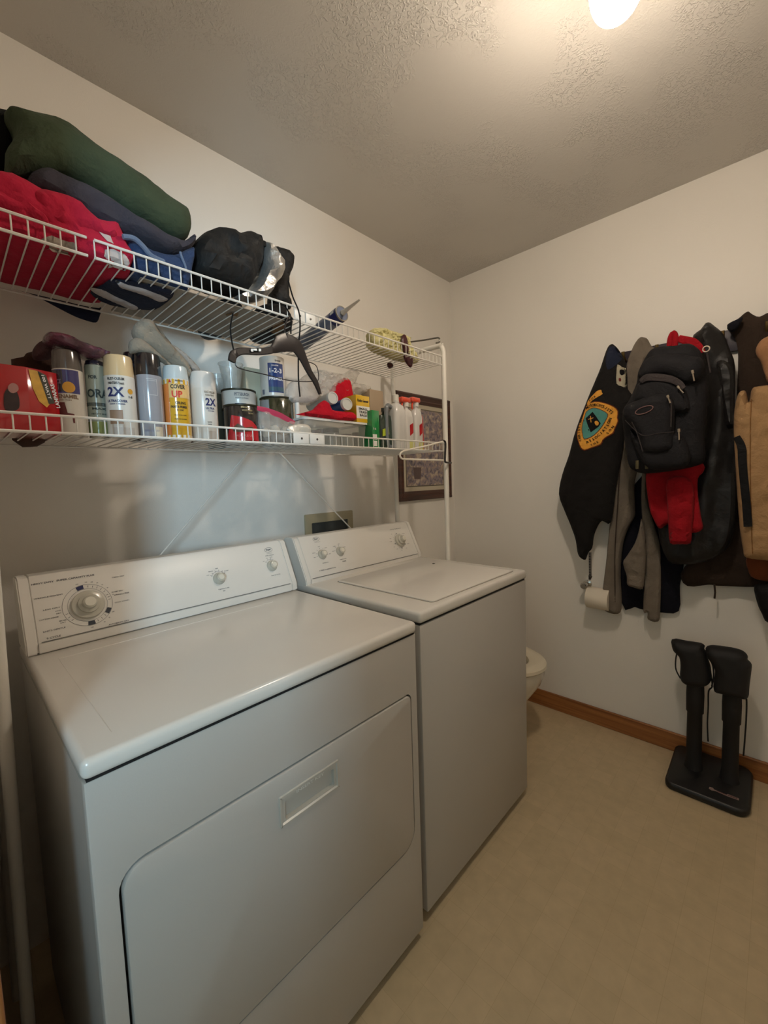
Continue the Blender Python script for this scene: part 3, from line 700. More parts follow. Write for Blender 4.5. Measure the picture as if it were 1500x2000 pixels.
obj('folded_sleeve', puff([(-30, 372), (10, 364), (44, 378), (70, 404), (96, 436), (92, 450), (50, 436), (10, 420), (-30, 410)], 'y', -.394, .020, .03, w=.022, step=.008, amp=.006, sc=18, fold=(.003, 100, 1.6, 0), crease=1.0), RED, rd)
dp = draper(rd, 'y', .0015, -.40)
bm = patch(outline([(178, 434), (205, 440), (212, 455), (220, 480), (206, 476), (192, 456)], 'y', -.405), dp, .006)
obj('white_trim', bm, WHITEC, rd)
bm = patch(outline([(202, 492), (218, 490), (240, 500), (252, 516), (246, 528), (222, 520), (200, 505)], 'y', -.405), dp, .006)
obj('white_trim', bm, WHITEC, rd)
bm = patch(outline([(80, 468), (100, 462), (142, 476), (150, 486), (138, 498), (104, 490)], 'y', -.405), dp, .006)
obj('white_trim', bm, cloth('grey_lining', (150, 138, 126)), rd)
# striped cloth seen through the wires from below
sb = obj('striped_cloth', puff([(176, 572), (200, 556), (225, 545), (300, 558), (340, 572), (318, 596), (290, 606), (215, 596)], 'z', ZU+.0, .003, .003, w=.008, step=.012, amp=.001), NAVY, label='navy cloth with white stripes seen through the wires under the jeans', cat='cloth')
for strip in ([(176, 562), (200, 566), (224, 578), (248, 588), (270, 600), (262, 606), (236, 596), (208, 584), (184, 572)], [(226, 548), (250, 556), (280, 564), (310, 574), (328, 584), (312, 590), (286, 578), (256, 568), (232, 560)]):
    obj('white_stripe', puff(strip, 'z', ZU-.0025, .004, .001, w=.01, step=.008, amp=.002, sc=40, edge=.004), WHITEC, sb)
o = obj('hanging_cloth', puff([('w', .04, ZU+.01), ('w', .22, ZU+.01), (197, 600), (194, 620), (187, 630), (168, 626), (146, 618), (118, 604), (88, 588), (60, 574)], 'y', -.100, .010, .008, w=.014, step=.009, amp=.003), NAVY, label='dark navy cloth drooping behind the back edge of the upper shelf', cat='cloth')
# grey liner board
a = at(262, 560, 'z', ZU+.004)
o = obj('shelf_liner', box(.262, .66, -.385, -.130, ZU+.0030, ZU+.0048), M('liner_grey', (158, 150, 138), .8, vary=.1), label='thin grey liner sheet lying on the wires of the upper shelf', cat='shelf liner')
# shoes soles up through the wires
SOLE = M('sole_tan', (116, 84, 44), .7, vary=.25, vscale=40); SHOE = cloth('black_shoe', (22, 20, 20), .6)
def shoe(px, solepx, label):
    t = puff(px, 'z', ZU+.030, .024, .03, w=.03, step=.009, amp=.003)
    o = obj('shoe', t, SHOE, label=label, cat='shoe', group='shoes on the upper shelf')
    f = draper(o, 'z', .0006, ZU); obj('sole', patch(outline(solepx, 'z', ZU+.006), f, .008), SOLE, o)
shoe([(384, 640), (388, 618), (408, 604), (440, 596), (468, 600), (476, 610), (470, 628), (446, 646), (415, 656), (392, 652)], [(408, 640), (420, 624), (452, 606), (466, 608), (458, 624), (436, 640), (418, 646)], 'black shoe with tan sole on the upper shelf, left one under the bags')
shoe([(482, 652), (486, 628), (500, 612), (528, 606), (560, 612), (572, 628), (562, 648), (535, 662), (505, 664)], [(528, 648), (536, 634), (550, 628), (560, 636), (550, 648), (538, 654)], 'black shoe with tan sole on the upper shelf, right one under the bags')
# black bag with silver sun shade
BAGM = cloth('bag_nylon', (30, 29, 28), .7, .5, 40, .15, 10, 0, .3)
SIL = M('silver_foil', (206, 204, 200), .32, .8, bump=.8, bscale=22, bdist=.01)
bag = thing('drawstring_bag', 'round black nylon bag with silver lining and cords on the upper shelf', 'bag', (.52, -.3, ZU+.04))
def wp(x, z): return ('w', x, z)
obj('bag_body', puff([(368, 512), (372, 484), (386, 466), (404, 452), (424, 448), (446, 452), (456, 460), (474, 454), (492, 462), (505, 478), (508, 500), (503, 528), (492, 552), (478, 572), (450, 570), (410, 556), (376, 540)], 'y', -.34, .06, .13, w=.055, step=.009, amp=.009, sc=16, fold=(.004, 60, .3, 0), crease=1.2), BAGM, bag)
obj('bag_lining', puff([(500, 474), (514, 484), (532, 500), (545, 524), (543, 546), (532, 560), (520, 580), (500, 590), (470, 588), (458, 580), (482, 568), (496, 548), (503, 520)], 'y', -.325, .07, .08, w=.04, step=.008, amp=.006, sc=26, crease=1.0), SIL, bag)
obj('buckle', bx(NB(), *(lambda a, b_: (a.x, b_.x, -.37, -.355, b_.z, a.z))(at(505, 464, 'y', -.37), at(521, 482, 'y', -.37)), bev=.003), BLACK, bag)
for pts, r in (([(455, 612), (450, 640), (453, 668), (458, 690)], .0035), ):
    obj('cord', tube(NB(), smoothpts([at(u, v, 'y', -.36) for u, v in pts], 5), r*.6, 6), BLACK, bag)
b2 = thing('tall_bag', 'tall narrow black bag standing beside the silver lining on the upper shelf', 'bag', (.70, -.3, ZU+.02))
obj('bag_body', puff([(518, 500), (526, 486), (538, 483), (558, 490), (570, 506), (570, 524), (562, 544), (562, 580), (567, 604), (540, 600), (528, 590), (532, 560), (540, 530), (532, 505)], 'y', -.25, .03, .05, w=.03, step=.008, amp=.006, sc=18, crease=1.2), BAGM, b2)
obj('cord', tube(NB(), smoothpts([at(u, v, 'y', -.435) for u, v in ((563, 548), (572, 580), (584, 610), (586, 640), (583, 680), (583, 740), (586, 775))], 5), .0022, 6), BLACK, b2)
obj('cord', tube(NB(), smoothpts([at(u, v, 'y', -.435) for u, v in ((558, 600), (568, 620), (568, 652))], 5), .0022, 6), BLACK, b2)
# caulk tube
ca = at(590, 672, 'z', ZU+.034); cb = at(668, 612, 'y', -.405)
dirc = (cb-ca).normalized(); Lc = (cb-ca).length
ct = thing('caulk_tube', 'blue and silver caulk tube with a white nozzle leaning over the upper shelf rail', 'caulk tube', tuple(ca))
F = frame(ca, dirc, (1, 0, 0)); R0 = .025
obj('tube_body', lathe(NB(), [(R0, 0), (R0, Lc)], 36, F), M('caulk_label', (104, 112, 132), .35, vary=.25, vscale=30), ct)
obj('blue_band', lathe(NB(), [(R0+.0006, Lc-.042), (R0+.0006, Lc-.006)], 36, F, capb=False, capt=False), M('band_blue', (26, 34, 96), .4), ct)
def cm(u, v):
    a = 2.6+u/R0; return F @ Vector(((R0+.0012)*math.cos(a), (R0+.0012)*math.sin(a), v))
obj('white_flash', cylpatch(NB(), cm, -.012, .012, Lc-.034, Lc-.014), M('label_white', (226, 224, 218), .5), ct)
obj('end_cap', lathe(NB(), [(R0*1.03, Lc-.004), (R0*1.05, Lc+.001), (R0*.96, Lc+.001), (R0*.9, Lc-.003), (.009, Lc-.003), (.009, Lc+.004), (0, Lc+.004)], 36, F, capb=False), M('tin', (176, 168, 150), .3, .8), ct)
obj('nozzle', lathe(NB(), [(.009, Lc+.003), (.0075, Lc+.012), (.0028, Lc+.095), (0, Lc+.095)], 20, F), M('nozzle_white', (216, 208, 196), .45), ct)
# yellow netting and dark red clip
o = obj('yellow_gloves', puff([(724, 655), (728, 643), (745, 641), (765, 648), (782, 653), (797, 660), (797, 674), ('w', 1.345, DK), ('w', 1.10, DK)], 'y', -.35, .02, .04, w=.02, step=.006, amp=.009, sc=55, edge=.008, crease=1.2), cloth('pale_yellow', (204, 196, 144), .9, .8, 120), label='crumpled pale yellow gloves at the right end of the upper shelf', cat='gloves')
mk = thing('maroon_clip', 'dark maroon spring clip gripping the wires beside the yellow gloves', 'clip', tuple(at(785, 690, 'y', -.39)))
MAR = M('maroon_plastic', (66, 24, 28), .4)
obj('jaw', puff([(784, 660), (790, 653), (795, 664), (798, 688), (792, 691), (786, 678)], 'y', -.385, .007, .007, w=.008, step=.006), MAR, mk)
obj('handle', puff([(788, 694), (800, 690), (806, 704), (803, 718), (795, 712)], 'y', -.385, .006, .006, w=.006, step=.005), MAR, mk)
obj('handle', puff([(756, 710), (764, 708), (768, 716), (760, 720)], 'y', -.30, .006, .006, w=.006, step=.005), MAR, mk)
# ------------------------------------------------------------------ hangers
HB = M('hanger_black', (34, 28, 28), .35)
hg = thing('clothes_hanger', 'dark plastic clothes hanger hooked under the upper shelf above the paint cans', 'hanger', tuple(at(545, 660, 'y', -.43)))
def hp(u, v, y=-.44): return at(u, v, 'y', y)
bmh = NB()
def blade(pts, hs, th=.008, w0=(0, 1, 0)):
    """flat bar following pts with half-heights hs"""
    bm = NB(); rings = []
    P = smoothpts(pts, 5); n = len(P)
    for i, p in enumerate(P):
        k = i/(n-1)*(len(hs)-1); j = min(int(k), len(hs)-2); h = hs[j]+(hs[j+1]-hs[j])*(k-j)
        t = (P[min(i+1, n-1)]-P[max(i-1, 0)]).normalized(); w = Vector(w0); u = t.cross(w).normalized()
        rings.append([bm.verts.new(p+u*h*a+w*th*b_) for a, b_ in ((-1, -.4), (-.8, -.7), (.8, -.7), (1, -.4), (1, .4), (.8, .7), (-.8, .7), (-1, .4))])
    for A, B in zip(rings, rings[1:]):
        for k in range(8): bm.faces.new((A[k], A[(k+1) % 8], B[(k+1) % 8], B[k]))
    bm.faces.new(rings[0][::-1]); bm.faces.new(rings[-1]); bmesh.ops.recalc_face_normals(bm, faces=bm.faces)
    return bm
obj('arm', blade([hp(452, 706), hp(457, 692), hp(474, 686), (hp(505, 687)), hp(532, 683), hp(548, 672), hp(562, 668)], [.009, .011, .009, .009, .010, .024, .026], .006), HB, hg)
obj('arm', blade([hp(560, 669), hp(578, 676), hp(592, 700), hp(604, 726), hp(616, 746), hp(625, 770)], [.026, .022, .014, .010, .009, .004], .006), HB, hg)
obj('hook', tube(NB(), smoothpts([hp(560, 660), hp(556, 645), hp(559, 628), hp(566, 618), hp(572, 624)], 5), .0024, 8), HB, hg)
obj('trouser_bar', tube(NB(), smoothpts([hp(466, 690), hp(460, 704), hp(462, 716), hp(480, 723), hp(520, 732), hp(570, 744), hp(612, 745), hp(622, 740), hp(618, 715), hp(600, 706)], 5), .0014, 6), HB, hg)
obj('tag', puff([(490, 681), (510, 681), (510, 686), (490, 687)], 'y', -.448, .001, .001, w=.001, sm=0, step=.005), PLATE, hg)
# folding arm at the right pole
WH = M('white_hanger', (236, 228, 212), .35)
ha = thing('hanging_rail', 'white wire loop arm with a black bracket on the right pole of the rack', 'hanger', tuple(at(870, 880, 'y', -.45)))
pts = [at(866, 862, 'y', -.44), at(832, 872, 'y', -.50), at(800, 878, 'y', -.56), at(786, 884, 'y', -.585), at(783, 891, 'y', -.585), at(790, 896, 'y', -.575), at(830, 897, 'y', -.51), at(866, 899, 'y', -.44)]
pts = [at(u, v, 'y', y) for u, v, y in ((866, 862, -.446), (832, 871, -.446), (800, 878, -.446), (786, 882, -.446), (781, 889, -.446), (786, 896, -.446), (800, 897, -.446), (830, 898, -.446), (866, 899, -.446))]
obj('wire_loop', tube(NB(), smoothpts(pts, 5), .0036, 8), WH, ha)
obj('bracket', tube(NB(), smoothpts([at(866, 861, 'y', -.448), at(870, 866, 'y', -.448), at(869, 898, 'y', -.448), at(872, 903, 'y', -.448), at(881, 904, 'y', -.436)], 4), .0045, 8), HB, ha)
hk = thing('metal_hook', 'grey metal hanger arm hooked over the top corner of the rack beside the gloves', 'hook', tuple(at(830, 668, 'y', -.40)))
obj('hook_bar', tube(NB(), smoothpts([at(800, 668, 'y', -.30), at(830, 664, 'y', -.37), at(852, 660, 'y', -.435), at(858, 661, 'y', -.437), at(858, 668, 'y', -.437), at(852, 670, 'y', -.437)], 4), .0035, 8), M('grey_metal', (120, 116, 108), .35, .7), hk)

# ------------------------------------------------------------------ lower shelf: cans and bottles
LZ = ZL+.0022
CAN = M('can_white', (214, 208, 198), .3, coat=.5); TIN = M('tin_rim', (170, 166, 156), .28, .9); TXTB = M('text_navy', (26, 36, 92), .5); TXTK = M('text_black', (22, 22, 26), .5)
def gloss(name, rgb, **k): return M(name, rgb, .16, coat=1, **k)
def xat(u, y): return at(u, 790, 'y', y).x
def spray(name, ux0, ux1, y, vtop, cap_h, capm, bodym, label, capr=1.0, group='aerosol cans on the lower shelf', lip=True):
    x0, x1 = xat(ux0, y), xat(ux1, y); c = (x0+x1)/2
    r = (x1-x0)/2*.955; h = at((ux0+ux1)/2, vtop, 'y', y-r*.3).z-LZ
    t = thing(name, label, 'aerosol can', (c, y, LZ), group); zc_ = h-cap_h
    obj('can_body', lathe(NB(), [(r*.94, 0), (r, .003), (r, zc_-.004), (r*.985, zc_), (r*.8, zc_+.004)], 40, TR(c, y, LZ)), bodym, t)
    obj('rim', lathe(NB(), [(r*1.0, 0), (r*1.02, .0012), (r*1.0, .0028)], 40, TR(c, y, LZ), capb=False, capt=False), TIN, t)
    rc = r*capr
    obj('cap', lathe(NB(), [(rc*.99, zc_-.002), (rc*.99, zc_+.004), (rc*.93, h-.006), (rc*.88, h-.0015), (rc*.78, h), (rc*.7, h-.0015), (0, h-.0015)], 40, TR(c, y, LZ), capb=False), capm, t)
    return t, c, r, h, zc_, cylmap(c, y, LZ, r+.0005, facing(c, y)), cylmap(c, y, LZ, r+.0010, facing(c, y))
def lab(t, f, u0, u1, v0, v1, m, name='label_band'): return obj(name, cylpatch(NB(), f, u0, u1, v0, v1), m, t)
def words(t, f, items, m, name='label_text'):
    bm = NB()
    for s, u, v, w, h in items: text(bm, s, f, w=w, h=h, u0=u, v0=v, bold=.03, cut=.006)
    return obj(name, bm, m, t, smooth=False)
# 1 ace can: grey cap
t, c, r, h, z, f, g = spray('spray_can', 105, 168, -.33, 686, .042, gloss('cap_greybrown', (84, 76, 72)), CAN, 'spray paint can with grey cap and blue band picturing a red armchair')
lab(t, f, -r*1.4, r*.75, z-.055, z-.004, gloss('band_deepblue', (44, 42, 112))); lab(t, f, -r*1.5, -r*.35, z-.052, z-.006, gloss('band_blackish', (26, 24, 40)))
words(t, g, [('ACE', -.021, z-.030, .016, .010), ], M('text_grey', (130, 130, 150), .5)); words(t, g, [('ENAMEL', -.002, z-.062, .038, .009), ('WOOD STAIN', -.012, z-.070, .03, .003)], M('text_brown', (120, 92, 70), .5))
bm = NB(); 
for k in range(1): patch([(.012*math.cos(q*PI/10), .012*math.sin(q*PI/10)+z-.042) for q in range(20)], lambda a, b_: g(a, b_), .004, bm)
obj('gold_seal', bm, M('gold_print', (206, 150, 50), .4), t)
bm = patch([(-.028, z-.075), (-.010, z-.075), (-.006, z-.098), (.006, z-.100), (.006, z-.12), (.003, z-.12), (.002, z-.106), (-.012, z-.108), (-.026, z-.106)], g, .004)
obj('armchair_picture', bm, M('print_maroon', (96, 36, 36), .5), t)
# 2 teal silver can
t, c, r, h, z, f, g = spray('spray_can', 169, 212, -.325, 706, .012, gloss('cap_teal', (30, 32, 52)), gloss('can_teal', (150, 164, 156)), 'slim silver green aerosol can with large dark letters ending in RA', capr=.97)
lab(t, f, -r*1.5, r*1.5, z-.094, z-.086, gloss('band_darkteal', (66, 84, 84))); lab(t, f, -r*1.5, r*1.5, .004, .036, gloss('band_olive', (120, 140, 84)))
words(t, g, [('ORA', .002, z-.065, .046, .020), ('FOR', -.006, z-.028, .018, .008), ('MAX', .003, z-.100, .03, .005), ('NET WT 12 OZ', .003, z-.112, .034, .003)], M('text_teal', (30, 52, 58), .5))
# 3 cream 2X can
CREAM = gloss('cap_cream', (214, 186, 142))
t, c, r, h, z, f, g = spray('spray_can', 205, 267, -.345, 696, .048, CREAM, CAN, 'white spray paint can with tan cap and large blue 2X lettering')
words(t, g, [('2X', -.010, z-.040, .036, .022)], TXTB); words(t, g, [('RUST-OLEUM', -.008, z-.010, .036, .0065), ("PAINTER'S Touch", -.008, z-.020, .034, .006)], TXTK)
words(t, g, [('ULTRACOVER', -.008, z-.061, .044, .006), ('PAINT + PRIMER', -.008, z-.068, .034, .003)], TXTB)
bm = patch([(.0065*math.cos(q*PI/8)+.022, .0065*math.sin(q*PI/8)+z-.037) for q in range(16)], g, .004); obj('gold_seal', bm, M('gold_print', (206, 150, 50), .4), t)
words(t, g, [('1-8', .022, z-.050, .009, .006)], TXTK); lab(t, g, -.027, .002, .030, .062, M('swatch_tan', (150, 122, 98), .5), 'colour_swatch'); lab(t, g, -.02, .026, .004, .022, M('fine_print', (176, 166, 156), .5), 'fine_print')
# 4 black cap silver can + the one behind
t, c, r, h, z, f, g = spray('spray_can', 267, 320, -.335, 692, .054, gloss('cap_black', (22, 20, 24)), gloss('can_silver', (150, 150, 156)), 'grey spray can with a tall black cap under the grey rags')
bm = NB(); 
for (u0, u1, v0, v1) in ((-.006, .018, z-.012, z-.0112), (-.004, .018, z-.016, z-.0152), (.0172, .018, z-.05, z-.012), (-.004, .018, z-.051, z-.0502)): cylpatch(bm, g, u0, u1, v0, v1, 4)
obj('label_lines', bm, M('light_line', (206, 204, 206), .5), t); words(t, g, [('SUPER ADHESIVE', .0, .020, .034, .005)], M('text_grey', (80, 80, 96), .5)); lab(t, g, .008, .026, .003, .030, M('label_cream', (206, 196, 176), .5), 'label_panel')
t, c, r, h, z, f, g = spray('spray_can', 246, 282, -.27, 690, .03, gloss('cap_black', (22, 20, 24)), gloss('can_darkgrey', (60, 60, 66)), 'black capped can mostly hidden behind the tan capped spray can')
# 5 cover up
t, c, r, h, z, f, g = spray('spray_can', 321, 371, -.345, 716, .034, gloss('cap_paleblue', (196, 206, 208)), gloss('can_yellow', (214, 164, 40)), 'ceiling paint aerosol with yellow and orange COVER UP label')
lab(t, f, -r*3.1, r*3.1, z-.014, z-.001, CAN); lab(t, g, -r*1.45, -r*.6, .012, z-.015, gloss('band_orange', (222, 130, 60))); lab(t, g, -r*.62, r*1.2, z-.050, z-.015, gloss('band_paleorange', (226, 186, 120))); lab(t, f, -r*3, r*3, .002, .012, CAN)
f2 = cylmap(c, -.345, LZ, r+.0016, facing(c, -.345))
words(t, f2, [('COVER', .004, z-.022, .036, .011), ('CEILING', .008, z-.063, .026, .007), ('PAINT & PRIMER', .004, z-.073, .040, .0065), ('IN ONE', .006, z-.081, .016, .004), ('HIDES WATER STAINS', .006, z-.094, .03, .0025), ('SMOKE AND NICOTINE', .006, z-.104, .03, .0025), ('ZINSSER', .007, z-.007, .02, .0035)], TXTK)
words(t, f2, [('UP', .001, z-.041, .026, .017)], M('text_red', (206, 52, 36), .5))
bm = patch([(-.019, z-.012), (-.015, z-.003), (-.011, z-.012)], f2, .004); obj('arrow', bm, M('text_red', (206, 52, 36), .5), t)
# maroon strip between
o = obj('maroon_marker', lathe(NB(), [(.006, 0), (.006, .13), (.004, .135)], 16, TR(xat(373, -.30), -.30, LZ)), M('maroon_dark', (60, 22, 26), .5), label='dark maroon marker standing between the COVER UP can and the white spray can', cat='marker')
# 6 white 2X
t, c, r, h, z, f, g = spray('spray_can', 373, 423, -.345, 727, .045, gloss('cap_white', (222, 216, 208)), CAN, 'white spray paint can with white cap and half of a blue 2X turned right')
words(t, g, [('2X', .019, z-.038, .030, .020)], TXTB); words(t, g, [('RUST-OLEUM', .017, z-.012, .028, .006), ("PAINTER'S", .017, z-.020, .024, .005)], M('text_tan', (130, 116, 100), .5)); words(t, g, [('ULTRA', .016, z-.055, .024, .006), ('COVER', .018, z-.062, .018, .003)], TXTB); words(t, g, [('WHITE', .012, z-.092, .012, .003), ('GLOSS', .012, z-.098, .010, .003)], TXTK)
lab(t, g, .008, .028, .004, .026, M('fine_print', (176, 166, 156), .5), 'fine_print')
# quart cans
def quart(name, cx, y, z0, r, h, bodym, label, cat='paint can', group='paint cans on the lower shelf', seg=44):
    t = thing(name, label, cat, (cx, y, z0), group)
    obj('can_body', lathe(NB(), [(r*.97, 0), (r, .002), (r, h-.008), (r*.97, h-.006), (r*.97, h-.004)], seg, TR(cx, y, z0)), bodym, t)
    obj('lid', lathe(NB(), [(r*.99, h-.006), (r*1.03, h-.004), (r*1.03, h-.0005), (r*.98, h), (r*.92, h-.003), (0, h-.003)], seg, TR(cx, y, z0), capb=False), M('lid_dark', (50, 46, 30), .4, .3), t)
    return t, cylmap(cx, y, z0, r+.0006, facing(cx, y)), cylmap(cx, y, z0, r+.0012, facing(cx, y))
xl, xr = xat(438, -.345), xat(502, -.345); rq = (xr-xl)/2*.95; cq = (xl+xr)/2
t, f, g = quart('paint_can', cq, -.345, LZ, rq, .108, gloss('stain_black', (26, 24, 24)), 'small stain can with a red and black label at the front of the lower shelf')
obj('red_swoosh', patch([(-.052, .004), (.052, .004), (.052, .030), (.045, .046), (.028, .060), (.0, .070), (-.030, .076), (-.036, .050)], f, .008), gloss('red_stain_label', (184, 26, 38)), t)
obj('picture_strip', patch([(-.028, .040), (-.012, .052), (.008, .040), (.028, .044), (.036, .036), (.020, .030), (-.010, .028), (-.026, .030)], g, .005), M('print_darkolive', (74, 52, 24), .5, vary=.5, vscale=120), t)
words(t, g, [('Minwax', .012, .098, .026, .006), ('WOOD FINISH', .016, .089, .030, .005), ('SATIN', .026, .081, .014, .004)], M('text_goldish', (160, 140, 96), .5))
words(t, g, [('MULTIPLE USE', .006, .018, .05, .006)], M('text_pink', (206, 96, 96), .5))
# rear stack: dark can with the white Pittsburgh can on it
y2 = -.235
xl, xr = at(424, 780, 'y', y2).x, at(506, 780, 'y', y2).x; rp = .052; cp = (xl+xr)/2
zt = at(460, 792, 'y', y2-rp).z
t, f, g = quart('paint_can', cp, y2, LZ, rp, zt-LZ-.001, gloss('can_steelblue', (70, 82, 92)), 'dark steel coloured paint can directly underneath the white lettered can')
zt2 = at(463, 756, 'y', y2-rp).z
t, f, g = quart('paint_can', cp, y2, zt, rp, zt2-zt, CAN, 'white labelled paint can stacked behind the red stain can')
words(t, g, [('PITTSBURGH', .010, (zt2-zt)*.66, .046, .010), ('PAINTS & STAINS', .010, (zt2-zt)*.46, .04, .004)], M('text_grey2', (110, 106, 110), .5)); lab(t, g, -.012, .022, .002, .010, TXTB)
# cups on top
CUP = clearmat('clear_cup', (190, 196, 192), .34)
cz_ = zt2+.001
def cup(u, y, z0, r0, r1, h, label):
    c_ = at(u, 740, 'y', y).x
    obj('plastic_cup', lathe(NB(), [(r0, 0), (r1, h), (r1+.002, h), (r1+.002, h+.003), (r1-.001, h+.003), (r0-.001, .001)], 32, TR(c_, y, z0), capt=False), CUP, label=label, cat='cup', group='clear plastic cups')
cup(452, y2-.004, cz_, .024, .036, .076, 'tall clear plastic cup standing on the white labelled paint can')
cup(424, -.17, LZ+.17, .022, .030, .060, 'shorter clear plastic cup behind and left of the tall one')
o = obj('box_stand', box(at(410, 790, 'y', -.17).x, at(438, 790, 'y', -.17).x, -.205, -.135, LZ, LZ+.169, bev=.003), M('teal_grey_box', (110, 130, 132), .6), label='grey blue carton behind the white spray can under the short cup', cat='box')
# white carton behind
o = obj('carton', box(at(474, 740, 'y', -.18).x, at(520, 740, 'y', -.18).x, -.20, -.14, LZ, at(480, 716, 'y', -.2).z, bev=.002), M('carton_cream', (206, 200, 176), .6), label='upright cream carton behind the clear cup and the primer can', cat='box')
# green gold can with primer can on top
y3 = -.255
xl, xr = at(497, 800, 'y', y3).x, at(582, 800, 'y', y3).x; c3 = (xl+xr)/2; r3 = .055
zg = at(540, 771, 'y', y3-r3).z
t, f, g = quart('paint_can', c3, y3, LZ, r3, zg-LZ-.001, gloss('can_greengold', (56, 54, 34), vary=.5, vscale=20), 'glossy dark green and gold paint can under the blue and white primer can')
lab(t, f, -.080, -.026, .004, zg-LZ-.012, gloss('grey_label', (150, 150, 150))); words(t, g, [('FINISH', .014, (zg-LZ)*.42, .04, .010)], M('text_darkgold', (110, 84, 30), .5))
c4 = (at(501, 740, 'y', y3).x+at(562, 740, 'y', y3).x)/2; r4 = .0405; zp = at(532, 694, 'y', y3-r4).z
t = thing('primer_can', 'white primer can with blue 1-2-3 label standing on the green paint can', 'paint can', (c4, y3, zg)); hp_ = zp-zg
obj('can_body', lathe(NB(), [(r4*.98, 0), (r4, .002), (r4, hp_-.004), (r4*.985, hp_), (r4*.9, hp_), (r4*.9, hp_-.004), (0, hp_-.004)], 40, TR(c4, y3, zg+.001)), CAN, t)
f = cylmap(c4, y3, zg, r4+.0006, facing(c4, y3)); g = cylmap(c4, y3, zg, r4+.0011, facing(c4, y3)); g2 = cylmap(c4, y3, zg, r4+.0019, facing(c4, y3))
lab(t, f, -.014, .040, .012, hp_-.022, gloss('label_blue', (36, 62, 118))); lab(t, g, -.014, .040, .016, .030, gloss('label_tealblue', (46, 84, 104)))
words(t, g2, [('1-2-3', .012, hp_-.046, .042, .015), ('PRIMER', .013, hp_-.072, .048, .010), ('BULLS EYE', .010, hp_-.030, .022, .004)], M('text_white', (226, 226, 230), .5)); words(t, g, [('ZINSSER', .020, hp_-.014, .022, .005)], TXTK)
lab(t, g, -.040, -.030, .006, .022, M('barcode_grey', (110, 112, 124), .6), 'barcode')

# red box, far left
rb = thing('red_carton', 'red carton with a yellow flash at the left end of the lower shelf', 'box', (.03, -.33, LZ))
a = at(-30, 790, 'y', -.37).x; b1 = at(57, 790, 'y', -.37).x; c1 = at(114, 790, 'y', -.34).x; ztb = at(60, 718, 'y', -.37).z
RB = gloss('carton_red', (172, 26, 34), vary=.06)
ph = [(a, -.372), (b1, -.372), (c1, -.35), (c1+.004, -.24), (a, -.24)]
bm = NB(); lo = [bm.verts.new((x, y, LZ)) for x, y in ph]; hi = [bm.verts.new((x, y, ztb)) for x, y in ph]; bm.faces.new(lo[::-1]); bm.faces.new(hi)
for k in range(5): bm.faces.new((lo[k], lo[(k+1) % 5], hi[(k+1) % 5], hi[k]))
bmesh.ops.bevel(bm, geom=list(bm.edges), offset=.0015, segments=1, affect='EDGES'); obj('box_body', bm, RB, rb)
pl = planemap((0, -.3728, 0), (1, 0, 0), (0, 0, 1))
def pxp(pts, y): return outline(pts, 'y', y)
obj('round_picture', patch([tuple(q.xy) for q in smoothpts([(x, z, 0) for x, z in pxp([(8, 772), (14, 760), (26, 758), (36, 772), (38, 795), (28, 802), (10, 800)], -.3735)], 3, True)], lambda x, z: Vector((x, -.3735, z)), .008), M('print_charcoal', (50, 36, 38), .4, vary=.4, vscale=60), rb)
obj('white_badge', patch([tuple(q.xy) for q in smoothpts([(x, z, 0) for x, z in pxp([(16, 754), (24, 748), (34, 752), (36, 762), (26, 768), (17, 763)], -.374)], 3, True)], lambda x, z: Vector((x, -.3740, z)), .008), M('print_pinkwhite', (176, 130, 126), .4), rb)
d = Vector((c1-b1, .022, 0)); dn = d.normalized(); nn = Vector((dn.y, -dn.x, 0))
pq = lambda u, v: Vector((b1, -.372, LZ))+dn*u+nn*.0012+Vector((0, 0, v)); Lr = d.length; hb_ = ztb-LZ
obj('yellow_flash', patch([(.004, hb_*.97), (.020, hb_*.97), (.040, hb_*.5), (.032, hb_*.42), (.018, hb_*.5), (.008, hb_*.7)], pq, .01), M('print_yellow', (206, 160, 60), .4, vary=.2, vscale=60), rb)
obj('dark_flash', patch([(.020, hb_*.97), (.036, hb_*.93), (.048, hb_*.50), (.036, hb_*.48)], lambda u, v: pq(u, v)+nn*.0004, .01), M('print_darkgreen', (50, 52, 40), .4), rb)
bm = NB(); text(bm, 'LAMPARAS', lambda u, v: pq(u, v)+nn*.001, w=.05, h=.008, u0=.050, v0=hb_*.62, ang=math.radians(100), bold=.03); obj('lettering', bm, M('text_white', (226, 226, 230), .5), rb, smooth=False)
bm = NB(); text(bm, '100 WATT', lambda u, v: pq(u, v)+nn*.001, w=.05, h=.006, u0=.034, v0=hb_*.74, ang=math.radians(-78), bold=.03); obj('lettering', bm, M('text_white', (226, 226, 230), .5), rb, smooth=False)
obj('paper_sack', puff([(22, 716), (24, 702), (44, 698), (52, 690), (78, 686), (100, 690), (108, 720), (100, 780), ('w', .085, LZ), ('w', .02, LZ)], 'y', -.20, .035, .04, w=.02, amp=.006, edge=.003), cloth('sack_brown', (70, 50, 42), .9), label='crumpled brown sack standing behind the red carton', cat='sack')
PUR = M('purple_wrap', (104, 66, 82), .2, coat=.7, bump=1, bscale=60, vary=.5, vscale=40, bdist=.006)
obj('plastic_packet', puff([(84, 662), (90, 652), (102, 652), (130, 660), (160, 672), (190, 684), (212, 692), (206, 700), (180, 704), (150, 692), (120, 680), (96, 674)], 'y', -.325, .045, .05, w=.014, step=.008, amp=.004, sc=44, fold=(.003, 420, 1.1, 0), edge=.003, crease=1.5), PUR, label='shiny purple plastic wrapped packet lying across the can tops', cat='packet')
